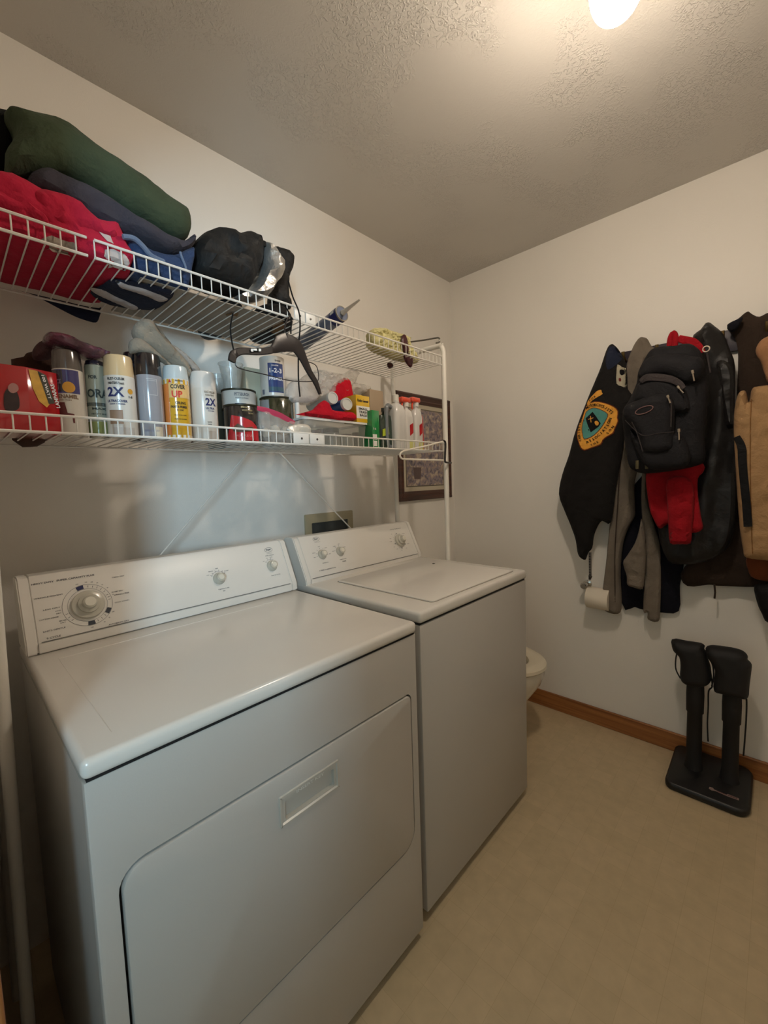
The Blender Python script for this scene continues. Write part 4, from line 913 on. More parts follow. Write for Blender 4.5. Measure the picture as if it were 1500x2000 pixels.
obj('soft_pouch', puff([(62, 690), (72, 672), (90, 664), (110, 676), (108, 690), (96, 702), (70, 704)], 'y', -.27, .03, .03, w=.02, amp=.005), cloth('pouch_mauve', (82, 60, 62), .8), label='dull mauve pouch behind the purple packet', cat='pouch')
# grey rag
RAG = cloth('rag_grey', (140, 131, 117), .95, .6, 160)
rg = thing('grey_rag', 'grey beige rag draped over the tops of the spray cans on the lower shelf', 'rag', (.33, -.32, 1.58))
obj('upper_fold', puff([(258, 648), (264, 632), (280, 624), (296, 628), (306, 645), (330, 672), (360, 705), (372, 728), (366, 742), (352, 738), (345, 722), (316, 700), (290, 680), (268, 668)], 'y', -.33, .022, .03, w=.018, step=.007, amp=.004, sc=30, fold=(.003, 130, .8, 0), edge=.003, crease=1.2), RAG, rg)
obj('lower_fold', puff([(252, 668), (268, 660), (286, 670), (300, 682), (320, 700), (338, 718), (324, 712), (300, 698), (286, 694), (268, 690), (254, 690)], 'y', -.34, .018, .02, w=.014, step=.007, amp=.003, sc=30, edge=.002), RAG, rg)
obj('tail_fold', puff([(330, 672), (340, 674), (366, 694), (390, 720), (386, 730), (370, 726), (350, 704), (334, 688)], 'y', -.31, .014, .02, w=.012, step=.007, amp=.003, sc=30), cloth('rag_pale', (152, 148, 142)), rg)
obj('tail_fold', puff([(288, 626), (300, 628), (318, 650), (338, 676), (326, 676), (306, 652)], 'y', -.29, .014, .02, w=.012, step=.007, amp=.003, sc=30), RAG, rg)

# zip bag, bin, cloth, boxes, bottles
BAGC = clearmat('clear_bag', (214, 206, 196), .34, .12)
zb_ = thing('zip_bag', 'clear zip bag with a pink seal holding small white parts', 'bag', (.72, -.38, LZ))
obj('bag_film', puff([(503, 800), (530, 806), (562, 818), (584, 826), (598, 838), (604, 850), ('w', .745, LZ), ('w', .60, LZ), (502, 840)], 'y', -.375, .022, .03, w=.02, step=.008, amp=.007, sc=30, edge=.002), BAGC, zb_)
a = [at(u, v, 'y', -.393) for u, v in ((502, 797), (522, 802), (548, 812), (575, 826))]
obj('pink_seal', blade(a, [.006, .008, .009, .006], .0012), M('pink_zip', (176, 52, 84), .35), zb_)
for i, (u, v) in enumerate(((520, 845), (538, 838), (556, 842), (572, 846), (588, 852))):
    p = at(u, v, 'y', -.37); rr_ = .014
    bm = NB(); bmesh.ops.create_icosphere(bm, subdivisions=2, radius=rr_)
    for q in bm.verts: q.co *= 1+.35*noise.noise(q.co*90+Vector((i*3, 0, 0)))
    bmesh.ops.translate(bm, verts=bm.verts, vec=(p.x, -.368, max(p.z, LZ+.016))); obj('white_part', bm, M('parts_white', (200, 192, 176), .5), zb_)
obj('crumpled_wrap', puff([(560, 838), (585, 828), (604, 832), (610, 850), ('w', .78, LZ), ('w', .70, LZ)], 'y', -.40, .008, .02, w=.014, step=.007, amp=.007, sc=40), M('crumple_white', (206, 198, 184), .3, coat=.4), label='crumpled white wrapping in front of the clear bin', cat='wrapping')
bn = thing('storage_bin', 'clear plastic storage bin with a white rim holding jars under the red cloth', 'bin', (.90, -.30, LZ))
xb0, xb1 = at(588, 830, 'y', -.34).x, at(722, 830, 'y', -.34).x-.03; zbt = at(620, 817, 'y', -.36).z
bm = NB(); R = rr(xb0, xb1, -.36, -.20, .015, 4); loopwall(bm, [[(x, y, LZ+.001) for x, y in inset(R, .012)], [(x, y, zbt-.004) for x, y in R], [(x, y, zbt-.004) for x, y in inset(R, .002)], [(x, y, LZ+.003) for x, y in inset(R, .014)]]); bm.faces.new([bm.verts.new((x, y, LZ+.0012)) for x, y in inset(R, .012)])
obj('bin_body', bm, clearmat('clear_bin', (176, 178, 168), .22, .1), bn)
bm = NB(); R2 = inset(R, -.004); loopwall(bm, [[(x, y, zbt-.006) for x, y in R2], [(x, y, zbt+.001) for x, y in R2], [(x, y, zbt+.002) for x, y in inset(R2, .009)], [(x, y, zbt-.006) for x, y in inset(R2, .009)]]); obj('bin_rim', bm, PLATE, bn)
for k, (u, y, r_, h_) in enumerate(((612, -.31, .026, .055), (648, -.30, .030, .070), (676, -.32, .024, .050), (698, -.29, .024, .064), (630, -.25, .026, .072))):
    x_ = at(u, 850, 'y', y).x
    j = obj('jar', lathe(NB(), [(r_*.95, 0), (r_, .003), (r_, h_*.7), (r_*.85, h_*.78)], 28, TR(x_, y, LZ+.003)), M('jar_grey', (150, 148, 142), .25, coat=.5), label=['short grey jar at the left end of the clear bin', 'wide grey jar at the front middle of the clear bin', 'low grey jar right of the middle of the clear bin', 'grey jar near the right end of the clear bin', 'tallest grey jar at the back of the clear bin'][k], cat='jar', group='jars in the clear bin')
    obj('jar_lid', lathe(NB(), [(r_*.9, h_*.78), (r_*.9, h_-.001), (r_*.86, h_), (0, h_)], 28, TR(x_, y, LZ+.003)), M('jar_lid_mauve', (104, 84, 84), .4), j)
# red folded stand / stockings
RC = cloth('red_felt', (186, 22, 40), .9)
rc = thing('red_holder', 'red felt holder cradling white and blue capped tubes on top of the clear bin', 'holder', (.86, -.33, zbt))
z0r = zbt+.003
obj('felt_back', puff([(640, 776), (652, 754), (664, 742), (674, 738), (682, 746), (686, 770), (692, 790), (690, 812), (650, 810)], 'y', -.27, .02, .02, w=.014, step=.008, amp=.002), RC, rc)
obj('felt_front', puff([(585, ((808))), (612, 800), (626, 786), (634, 782), (642, 788), (648, 800), (670, 804), (690, 806), ('w', xat(690, -.37), z0r), ('w', xat(588, -.37), z0r)], 'y', -.365, .012, .03, w=.012, step=.007, amp=.002), RC, rc)
def captube(u, v, y, r_, L_, m1, label, dz=0):
    c_ = at(u, v, 'y', y); d_ = Vector((-.72, .55, .0)).normalized() if True else 0; d_ = Vector((.10, .99, -.04)).normalized()
    t = thing('capped_tube', label, 'tube', tuple(c_), 'tubes in the red holder')
    obj('tube_body', lathe(NB(), [(r_*.93, .004), (r_*.93, L_)], 28, frame(c_, d_)), m1, t)
    obj('cap', lathe(NB(), [(0, 0), (r_*.75, 0), (r_*.8, -.002), (r_*.96, -.002), (r_, .001), (r_, .010), (r_*.93, .010)], 28, frame(c_, d_), capt=False), M('cap_translucent', (206, 206, 200), .3, coat=.4), t)
captube(650, 777, -.345, .022, .15, M('tube_clearwhite', (190, 184, 172), .4), 'white capped tube in the red holder, left of the blue one')
captube(678, 789, -.372, .0225, .14, M('tube_blue', (40, 78, 130), .4), 'blue tube with a white cap at the right of the red holder')
# clear crinkled bags behind
obj('crinkled_bag', puff([(586, 745), (600, 730), (620, 722), (645, 728), (672, 730), (684, 722), (694, 730), (690, 748), (704, 750), (718, 758), (714, 770), (690, 775), (660, 780), (628, 784), (600, 792), (585, 785)], 'y', -.245, .03, .04, w=.03, step=.008, amp=.010, sc=34, edge=.006, crease=1.6), clearmat('crinkle_clear', (226, 220, 210), .42, .1), label='crinkled clear plastic bag behind the red holder', cat='bag')
obj('white_bag', puff([(565, 748), (590, 742), (612, 744), (624, 752), (622, 775), (610, 786), (590, 788), (560, 782)], 'y', -.30, .02, .03, w=.02, step=.009, amp=.006, sc=24), clearmat('milky_plastic', (214, 210, 204), .55, .2), label='milky white plastic bag right of the primer can', cat='bag')
obj('white_post', tube(NB(), [(xat(580, -.30), -.30, LZ), (xat(580, -.30), -.30, at(580, 778, 'y', -.30).z)], .008, 12), PLATE, label='short white post standing left of the clear bin', cat='post')
# small trash bags box (yellow)
YB_ = thing('trash_bag_box', 'small yellow and white box reading SMALL TRASH BAGS on top of the bin', 'box', (1.0, -.33, zbt))
xa, xb = xat(692, -.35), xat(718, -.35); zt = at(705, 772, 'y', -.36).z; z0 = zbt+.0025
obj('box_body', box(xa, xb, -.36, -.29, z0, zt, bev=.001), gloss('box_yellow', (224, 180, 36)), YB_)
hz = zt-z0; obj('white_panel', box(xa+.0005, xb-.0005, -.3606, -.3598, z0+hz*.14, z0+hz*.60), PLATE, YB_)
pm_ = planemap((0, -.3612, 0), (1, 0, 0), (0, 0, 1)); xc_ = (xa+xb)/2; wd_ = xb-xa
bm = NB(); text(bm, 'SMALL', pm_, w=wd_*.7, h=hz*.085, u0=xc_, v0=z0+hz*.50, bold=.03); text(bm, 'TRASH', pm_, w=wd_*.66, h=hz*.085, u0=xc_, v0=z0+hz*.38, bold=.03); text(bm, 'BAGS', pm_, w=wd_*.54, h=hz*.085, u0=xc_, v0=z0+hz*.26, bold=.03); text(bm, 'Dollar General', pm_, w=wd_*.8, h=hz*.1, u0=xc_, v0=z0+hz*.80, bold=.03)
obj('lettering', bm, TXTK, YB_, smooth=False)
# green box with tall white panel
gb = thing('green_carton', 'bright green carton with white panels beside the dark green bottle', 'box', (1.06, -.33, LZ))
xa, xb = xat(720, -.37), xat(734, -.37); zt = at(725, 801, 'y', -.38).z
obj('box_body', box(xa, xb, -.385, -.31, LZ, zt, bev=.001), gloss('box_green', (26, 132, 66)), gb)
for z_ in (.008, .032): obj('white_panel', box(xa+.001, xa+(xb-xa)*.6, -.3856, -.3848, LZ+z_, LZ+z_+.02), PLATE, gb)
bm = NB(); pm_ = planemap((0, -.3862, 0), (1, 0, 0), (0, 0, 1)); text(bm, '6 ct', pm_, w=.014, h=.010, u0=xa+.012, v0=LZ+.074, bold=.03); obj('lettering', bm, PLATE, gb, smooth=False)
o = obj('beige_carton', box(xat(716, -.27), xat(742, -.27), -.29, -.24, LZ, at(730, 764, 'y', -.27).z, bev=.001), M('carton_beige', (170, 150, 124), .6), label='beige carton behind the yellow and green boxes', cat='box')
# bottles
def bottle(ax0, ax1, y, vtop, vsh, neck, bodym, capm, name, label, cat='bottle', depth=.5, vneck=None, square=False):
    x0, x1 = xat(ax0, y), xat(ax1, y); c_ = (x0+x1)/2; hw = (x1-x0)/2; zs = at((ax0+ax1)/2, vsh, 'y', y-hw*.4).z-LZ; ztp = at((ax0+ax1)/2, vtop, 'y', y-hw*.2).z-LZ
    t = thing(name, label, cat, (c_, y, LZ), 'cleaning bottles on the lower shelf')
    S_ = TR(c_, y, LZ) @ Matrix.Diagonal((1, depth, 1, 1))
    def ring(s, z): return [(c_+a*hw*s, y+b_*hw*depth*s, LZ+z) for a, b_ in rr(-1, 1, -1, 1, .55, 4)]
    bm = NB(); rs = loopwall(bm, [ring(.93, 0), ring(1, .006), ring(1.0, zs*.5), ring(.97, zs*.78), ring(.8, zs*.93), ring(neck/hw, zs), ring(neck/hw, zs+.01)])
    bm.faces.new(rs[0]); bm.faces.new(rs[-1]); bmesh.ops.recalc_face_normals(bm, faces=bm.faces)
    obj('bottle_body', bm, bodym, t); return t, c_, hw, zs, ztp
# dark green bottle
t, c_, hw, zs, ztp = bottle(735, 764, -.345, 790, 806, .011, gloss('bottle_darkgreen', (34, 52, 40)), None, 'cleaner_bottle', 'dark green bottle with a lime label between the green carton and the grey jug')
obj('bottle_cap', lathe(NB(), [(.012, zs+.008), (.012, zs+.022), (0, zs+.022)], 20, TR(c_, -.345, LZ)), M('cap_darkgrey', (60, 62, 60), .4), t)
obj('lime_label', patch(outline([(750, 838), (762, 834), (763, 848), (750, 852)], 'y', -.375), lambda a, b_: Vector((a, -.345-hw*.5-.001, b_)), .02), M('lime', (176, 190, 50), .5), t)
# grey jug
t, c_, hw, zs, ztp = bottle(762, 784, -.362, 765, 786, .012, gloss('jug_white', (206, 203, 198)), None, 'cleaner_jug', 'white capped jug with a grey side handle, left of the two trigger sprayers', depth=.9)
obj('bottle_cap', lathe(NB(), [(.014, zs+.004), (.014, zs+.032), (.012, zs+.034), (0, zs+.034)], 24, TR(c_, -.36, LZ)), M('cap_whitish', (216, 212, 200), .4), t)
hnd = [(c_-hw+.004, -.362, LZ+zs*.90), (c_-hw-.016, -.364, LZ+zs*.93), (c_-hw-.028, -.366, LZ+zs*.84), (c_-hw-.030, -.366, LZ+zs*.55), (c_-hw-.026, -.366, LZ+.02), (c_-hw+.006, -.362, LZ+.012)]
obj('handle', tube(NB(), smoothpts(hnd, 4), .0085, 12), gloss('jug_grey', (112, 116, 120)), t)
# trigger bottles
WB = gloss('bottle_white', (214, 210, 204)); ORG_ = gloss('trigger_orange', (226, 78, 50)); REDB = M('red_diamond', (176, 28, 34), .4)
def trigger(u0, u1, y, label, red=False):
    t, c_, hw, zs, ztp = bottle(u0, u1, y, 770, 797, .010, gloss('bottle_red', (170, 24, 30)) if red else WB, None, 'spray_bottle', label, depth=.62)
    z1 = LZ+zs+.008
    obj('neck', lathe(NB(), [(.012, 0), (.0125, .016), (.009, .019)], 20, TR(c_, y, z1)), M('neck_white', (216, 212, 204), .4), t)
    bm = bx(NB(), c_-.038, c_+.018, y-.014, y+.014, z1+.016, z1+.038, bev=.006, seg=3); obj('trigger_head', bm, ORG_, t)
    obj('trigger_lever', tube(NB(), smoothpts([(c_-.018, y, z1+.020), (c_-.026, y, z1+.006), (c_-.024, y, z1-.012)], 4), .004, 8), ORG_, t)
    d_ = [(c_-.002, LZ+zs*.34), (c_+hw*.62, LZ+zs*.42), (c_+hw*.62, LZ+zs*.66), (c_-.002, LZ+zs*.60)]
    fy = y-hw*.62-.0012
    if not red:
        obj('red_diamond', patch(d_, lambda a, b_: Vector((a, fy, b_)), .05), REDB, t)
        obj('yellow_label', patch([(c_-.008, LZ+.006), (c_+hw*.8, LZ+.006), (c_+hw*.8, LZ+.036), (c_-.008, LZ+.036)], lambda a, b_: Vector((a, fy, b_)), .05), M('label_yellowish', (200, 196, 120), .5), t)
trigger(783, 802, -.358, 'white trigger spray bottle with orange head beside the grey jug')
trigger(804, 820, -.350, 'second white trigger spray bottle, right of the first')
t, c_, hw, zs, ztp = bottle(810, 824, -.30, 790, 806, .009, gloss('bottle_red', (170, 24, 30)), None, 'cleaner_bottle', 'red bottle behind the right trigger sprayer at the end of the shelf')
obj('bottle_cap', lathe(NB(), [(.010, zs+.008), (.010, zs+.02), (0, zs+.02)], 20, TR(c_, -.30, LZ)), M('cap_whitish', (216, 212, 200), .4), t)

# ------------------------------------------------------------------ coats on the right wall
def q7(pts): return [(1080+x/3.125, 600+y/3.125) for x, y in pts]
BRD = thing('coat_rack', 'dark board coat rack with pegs fixed to the right wall behind the coats', 'coat rack', (2.11, -1.25, 1.80))
ya, yb = at(1205, 692, 'x', 2.115).y, -1.62
obj('rack_board', box(2.108, XR-.0005, yb, ya, 1.755, 1.842, bev=.003), M('board_dark', (36, 26, 40), .5), BRD)
for y in (-.97, -1.10, -1.20, -1.32, -1.45): obj('peg', tube(NB(), smoothpts([(2.108, y, 1.80), (2.08, y, 1.80), (2.06, y, 1.815), (2.055, y, 1.83)], 4), .007, 10), M('peg_brass', (120, 100, 60), .4, .7), BRD)
BLKJ = cloth('black_wool', (27, 25, 24), .85, .4, 120, .12); HOOD = cloth('grey_sweat', (118, 108, 96), .95, .5, 240, .08); LEATH = wrinkle(M('black_leather', (24, 22, 22), .5, bump=.4, bscale=70, vary=.1, spec=.35, bdist=.003), 12, .4, .012); BRN = cloth('brown_coat', (52, 41, 34), .9, .4, 90, .15); TAN = cloth('tan_duck', (164, 130, 92), .9, .5, 200, .06); REDG = cloth('red_fleece', (150, 20, 30), .9); INK = cloth('ink_cotton', (22, 22, 30), .9)
# black jacket with club patch
jk = thing('black_jacket', 'black jacket with a gold and teal shield patch on the back, leftmost on the wall', 'jacket', (2.06, -.84, .9))
jb = obj('jacket_body', puff(q7([(355, 226), (380, 236), (405, 265), (425, 300), (445, 345), (455, 430), (458, 500), (500, 560), (500, 640), (450, 720), (420, 900), (385, 1100), (355, 1312), (300, 1304), (270, 1345), (250, 1400), (240, 1468), (215, 1500), (198, 1542), (165, 1525), (150, 1490), (140, 1420), (110, 1330), (72, 1240), (38, 1140), (58, 1020), (100, 900), (130, 785), (165, 680), (205, 580), (250, 470), (292, 370), (325, 268)]), 'x', 2.035, .04, .02, w=.05, step=.012, amp=.006, sc=7, fold=(.004, 38, .25, 0), crease=.4), BLKJ, jk)
dj = draper(jb, 'x', .0018, 2.0)
XJ = 1.996
def q4(pts): return [(1090+x/4.545, 640+y/4.545) for x, y in pts]
GOLD = cloth('patch_gold', (226, 160, 66), .8, .3, 300); TEAL = cloth('patch_teal', (84, 146, 138), .8); PBLK = cloth('patch_black', (20, 18, 20), .8); PBRN = cloth('patch_edge', (110, 52, 28), .8)
def dpatch(pts, off, m, name, step=.006, sm=2):
    poly = outline(q4(pts), 'x', XJ); poly = [tuple(q.xy) for q in smoothpts([(a, b_, 0) for a, b_ in poly], sm, True)] if sm else poly
    f = lambda a, b_: dj(a, b_)+Vector((-off, 0, 0)); return obj(name, patch(poly, f, step), m, jk)
dpatch([(255, 655), (340, 570), (385, 553), (392, 576), (400, 590), (360, 615), (300, 652), (262, 690)], .0004, GOLD, 'patch_ribbon')
dpatch([(165, 925), (178, 860), (212, 790), (245, 690), (330, 655), (420, 668), (500, 700), (535, 740), (528, 800), (534, 830), (505, 900), (490, 940), (430, 975), (400, 1000), (380, 1040), (300, 1070), (240, 1092), (205, 1070), (186, 1020), (170, 980)], .0002, PBRN, 'patch_border')
dpatch([(172, 925), (184, 860), (217, 790), (250, 696), (330, 662), (420, 675), (494, 706), (527, 742), (521, 800), (526, 830), (498, 896), (482, 933), (425, 968), (394, 995), (374, 1032), (300, 1062), (242, 1083), (212, 1063), (192, 1015), (177, 980)], .0010, GOLD, 'patch_shield')
dpatch([(246, 745), (300, 716), (345, 714), (400, 734), (448, 768), (430, 820), (395, 880), (350, 935), (300, 975), (240, 994), (222, 950), (212, 890), (222, 820), (236, 780)], .0016, PBRN, 'patch_line')
dpatch([(250, 749), (300, 721), (345, 719), (398, 739), (442, 770), (424, 820), (390, 877), (346, 930), (297, 969), (242, 987), (227, 948), (218, 890), (228, 820), (241, 783)], .0022, TEAL, 'patch_field')
dpatch([(246, 805), (312, 748), (345, 790), (384, 850), (365, 880), (296, 930), (270, 870)], .0028, PBLK, 'patch_emblem', sm=0)
dpatch([(330, 838), (350, 828), (368, 845), (362, 866), (342, 868)], .0034, GOLD, 'patch_flame')
bm = NB()
def dline(bm, p, q, w=1.5, off=.0034, XX=XJ):
    a, b_ = outline(q4([p]), 'x', XX)[0], outline(q4([q]), 'x', XX)[0]; a, b_ = Vector(a), Vector(b_); n_ = (b_-a).normalized(); n_ = Vector((-n_.y, n_.x))*w*.001/2*2
    vs = [bm.verts.new(dj(*k)+Vector((-off, 0, 0))) for k in (a-n_, b_-n_, b_+n_, a+n_)]; bm.faces.new(vs)
dline(bm, (292, 786), (299, 842), 1.6); dline(bm, (273, 815), (320, 802), 1.6); obj('patch_cross', bm, GOLD, jk)
bm = NB(); dline(bm, (230, 825), (282, 915), 2.2, .0031); obj('patch_pole', bm, PBLK, jk)
def pathtext(s, pts, hpx, par, m, off=.0042, name='patch_lettering'):
    P = [Vector(p) for p in outline(q4(pts), 'x', XJ)]
    L = [0]
    for a, b_ in zip(P, P[1:]): L.append(L[-1]+(b_-a).length)
    bm = NB(); n_ = len(s)
    for i, ch in enumerate(s):
        if ch == ' ': continue
        t = L[-1]*(i+.5)/n_; k = max(j for j in range(len(L)-1) if L[j] <= t); a, b_ = P[k], P[k+1]; c_ = a+(b_-a)*((t-L[k])/(L[k+1]-L[k]))
        d_ = (b_-a).normalized()
        # u axis on the wall runs towards -y seen from the room
        ang = math.atan2(d_.y, -d_.x)
        f = lambda u, v, c_=c_: dj(c_.x-u, c_.y+v)+Vector((-off, 0, 0))
        text(bm, ch, f, h=hpx, ang=ang, bold=.02)
    obj(name, bm, m, par, smooth=False)
pathtext('MOTORCYCLISTS', [(248, 715), (300, 690), (360, 688), (420, 705), (488, 760)], .0125, jk, PBLK)
pathtext('CHRISTIAN', [(208, 1010), (188, 950), (188, 880), (205, 800)], .012, jk, PBLK)
pathtext('ASSOCIATION', [(255, 1022), (330, 985), (400, 920), (440, 870), (468, 800)], .0125, jk, PBLK)
pathtext('THE', [(292, 1052), (366, 1008)], .010, jk, PBLK); pathtext('SON', [(430, 950), (498, 868)], .011, jk, PBLK); pathtext('FOR', [(272, 655), (345, 605)], .010, jk, PBLK)
dpatch([(525, 325), (560, 345), (600, 360), (600, 440), (588, 520), (555, 515), (518, 495), (518, 400)], .0006, cloth('patch_cream', (176, 168, 146), .8), 'small_patch')
dpatch([(545, 372), (572, 368), (582, 400), (560, 420), (545, 405)], .0014, PBLK, 'small_patch_mark'); dpatch([(535, 450), (552, 445), (556, 470), (540, 476)], .0014, cloth('patch_redmark', (110, 50, 44), .8), 'small_patch_mark')
# blue upper collar of the jacket
dpatch([(455, 165), (500, 160), (530, 200), (555, 260), (540, 300), (480, 360), (440, 370), (420, 300), (430, 220)], .0008, cloth('collar_navy', (32, 38, 56), .8), 'collar_panel')

# dark trousers behind the hoodie
obj('dark_trousers', puff(q7([(418, 1290), (560, 1010), (760, 1000), (850, 1100), (800, 1560), (775, 1700), (768, 1855), (650, 1862), (545, 1845), (500, 1830), (420, 1805)]), 'x', 2.112, .010, .012, w=.03, amp=.004, sc=9), INK, label='black cotton trousers hanging behind the grey hoodie, hems showing below it', cat='trousers')
hd_ = thing('grey_hoodie', 'grey zip hoodie hanging between the black jacket and the backpack', 'hoodie', (2.05, -1.03, .65))
obj('hoodie_body', puff(q7([(505, 215), (535, 184), (575, 192), (600, 235), (640, 262), (620, 300), (565, 330), (560, 450), (560, 700), (545, 900), (500, 1060), (502, 1215), (500, 1275), (465, 1340), (432, 1430), (418, 1540), (414, 1650), (420, 1775), (412, 1862), (360, 1868), (306, 1838), (304, 1740), (325, 1560), (342, 1380), (362, 1200), (382, 1030), (400, 850), (430, 600), (440, 450), (452, 350), (480, 268)]), 'x', 2.08, .024, .018, w=.022, step=.012, amp=.005, sc=9, fold=(.007, 85, .1, 0), stretch=(1.8, .6, 1), crease=.6), HOOD, hd_)
obj('front_panel', puff(q7([(545, 1010), (578, 1010), (580, 1190), (622, 1340), (652, 1450), (660, 1640), (655, 1850), (642, 1918), (580, 1905), (578, 1862), (552, 1850), (560, 1620), (556, 1400), (542, 1250)]), 'x', 2.075, .022, .02, w=.02, step=.011, amp=.004, fold=(.005, 95, .1, 1), stretch=(1.8, .6, 1), crease=.6), HOOD, hd_)
obj('sleeve', puff(q7([(540, 1290), (560, 1360), (570, 1500), (562, 1630), (548, 1718), (500, 1712), (455, 1692), (450, 1640), (428, 1560), (450, 1520), (500, 1440), (528, 1350)]), 'x', 2.035, .024, .02, w=.026, step=.010, amp=.005, sc=14, crease=.8), HOOD, hd_)
obj('cuff', puff(q7([(450, 1612), (562, 1630), (548, 1722), (500, 1714), (455, 1694)]), 'x', 2.035, .024, .02, w=.01, step=.012, fold=(.001, 600, 0, 0), sm=0), HOOD, hd_)
# zip line
a = [at(*q7([p])[0], 'x', 2.050) for p in ((452, 700), (420, 880), (405, 1030), (395, 1200), (380, 1450), (378, 1640), (380, 1800))]
obj('zip', tube(NB(), smoothpts(a, 4), .0025, 6), cloth('zip_brown', (60, 50, 44)), hd_)
# red garment
rgm = thing('red_jacket', 'red fleece jacket hanging beneath and behind the black backpack', 'jacket', (1.99, -1.2, 1.0))
obj('jacket_body', puff(q7([(570, 1010), (640, 960), (800, 900), (920, 960), (915, 1010), (885, 1045), (886, 1150), (905, 1280), (915, 1352), (850, 1378), (760, 1340), (700, 1325), (650, 1352), (612, 1290), (590, 1230), (574, 1120)]), 'x', 1.955, .02, .02, w=.03, amp=.006, sc=13, fold=(.007, 60, .2, 1), crease=1.2), REDG, rgm)
obj('sleeve', puff(q7([(695, 1060), (780, 1030), (850, 1070), (862, 1200), (850, 1360), (838, 1440), (775, 1445), (715, 1438), (704, 1330), (696, 1200)]), 'x', 1.925, .028, .02, w=.035, amp=.006, sc=18, fold=(.002, 90, 1.4, 1), crease=1.1), REDG, rgm)
obj('cuff', puff(q7([(704, 1350), (850, 1362), (840, 1442), (775, 1448), (714, 1440)]), 'x', 1.923, .028, .022, w=.012, sm=0), REDG, rgm)
obj('hood_loop', tube(NB(), smoothpts([at(*q7([p])[0], 'x', 1.93) for p in ((712, 240), (718, 190), (735, 158), (748, 190), (742, 240))], 4), .011, 10), REDG, rgm)
obj('hood_strap', blade([at(*q7([p])[0], 'x', 1.93) for p in ((765, 190), (800, 200), (850, 215), (885, 245), (908, 280))], [.012, .014, .016, .015, .012], .008, (1, 0, 0)), REDG, rgm)
# leather jacket, brown coat, tan coats
lj = thing('leather_jacket', 'long black leather jacket hanging right of the backpack', 'jacket', (2.03, -1.3, .95))
obj('jacket_body', puff(q7([(850, 200), (900, 140), (945, 92), (990, 118), (1040, 165), (1080, 260), (1112, 370), (1112, 700), (1155, 815), (1150, 900), (1125, 950), (1120, 1250), (1085, 1440), (1000, 1520), (900, 1560), (790, 1570), (700, 1540), (640, 1340), (700, 1000), (880, 900), (930, 700), (930, 400)]), 'x', 2.025, .045, .035, w=.045, step=.011, amp=.008, sc=9, fold=(.009, 62, .15, 0), crease=.5, stretch=(1.6, .6, 1)), LEATH, lj)
obj('sleeve', puff(q7([(1000, 330), (1080, 340), (1112, 420), (1110, 560), (1112, 720), (1060, 730), (1030, 600), (1010, 450)]), 'x', 1.99, .035, .03, w=.04, step=.010, amp=.007, sc=14, crease=.6), LEATH, lj)
bcx = 2.088
obj('brown_coat', puff(q7([(1063, 120), (1080, 95), (1130, 70), (1165, 40), (1192, 26), (1215, 42), (1260, 58), (1330, 28), (1500, 0), (1520, 800), (1500, 1700), (1230, 1708), (1100, 1704), (1000, 1700), (950, 1694), (820, 1702), (780, 1625), (880, 1500), (1000, 1400), (1100, 1200), (1120, 600), (1130, 300), (1110, 190)]), 'x', bcx, .016, .014, w=.04, step=.016, amp=.005, sc=8, fold=(.008, 60, .1, 0), stretch=(1.8, .6, 1), crease=.8), BRN, label='dark brown long coat with a zip pull, behind the leather and tan jackets', cat='coat')
o = bpy.data.objects['brown_coat']; org_ = ORG[o.name]
a = [at(*q7([p])[0], 'x', 2.062) for p in ((985, 1690), (990, 1740), (986, 1778))]
obj('zip_pull', tube(NB(), a, .0035, 6), cloth('zip_brown', (60, 50, 44)), o)
obj('collar', puff(q7([(1063, 122), (1078, 96), (1130, 72), (1160, 62), (1140, 110), (1100, 150), (1070, 140)]), 'x', 2.05, .016, .016, w=.02, amp=.003), INK, o)
tn = thing('tan_work_coat', 'tan canvas work coat at the right edge of the photo', 'coat', (1.99, -1.45, .95))
obj('coat_body', puff(q7([(1215, 500), (1255, 482), (1420, 470), (1520, 480), (1520, 1560), (1400, 1560), (1300, 1545), (1180, 1528), (1160, 1480), (1140, 1350), (1125, 1150), (1113, 950), (1103, 760), (1108, 620), (1130, 530), (1160, 508), (1180, 520), (1195, 580), (1205, 540)]), 'x', 1.94, .035, .03, w=.04, step=.012, amp=.006, sc=11, fold=(.003, 25, 1.3, 0), crease=1.0), TAN, tn)
obj('coat_hood', puff(q7([(1236, 262), (1262, 210), (1312, 178), (1420, 150), (1520, 150), (1520, 500), (1330, 470), (1295, 420), (1270, 340), (1245, 300)]), 'x', 1.95, .035, .03, w=.04, step=.014, amp=.006), cloth('tan_hood', (160, 118, 84)), tn)
_d = draper(tn.children[0], 'x', .0008, 1.93); a = [_d(q.y, q.z) for q in smoothpts([at(*q7([p])[0], 'x', 1.91) for p in ((1212, 560), (1206, 720), (1205, 950), (1208, 1150), (1215, 1400), (1220, 1500))], 6)]
obj('coat_seam', tube(NB(), a, .0016, 6), cloth('seam_brown', (130, 92, 54)), tn)
a = [at(*q7([p])[0], 'x', 1.893) for p in ((1120, 790), (1150, 850), (1155, 930), (1165, 1050), (1180, 1200), (1190, 1340))]
st = obj('hanging_strap', blade(a, [.010, .012, .012, .012, .012, .012], .003, (1, 0, 0)), BLACK, label='flat black strap hanging in front of the tan work coat', cat='strap')
obj('rust_garment', puff(q7([(1180, 1530), (1240, 1500), (1520, 1520), (1520, 1690), (1240, 1660), (1190, 1600)]), 'x', 2.03, .02, .02, w=.02), cloth('rust_cloth', (112, 60, 34)), label='rust brown hem showing below the tan work coat', cat='garment')
obj('black_bag', puff(q7([(1228, 1700), (1300, 1690), (1520, 1690), (1520, 1960), (1320, 1930), (1275, 1870), (1245, 1800)]), 'x', 2.0, .03, .04, w=.03), BLACK, label='black cloth bag low at the right edge of the photo under the coats', cat='bag')

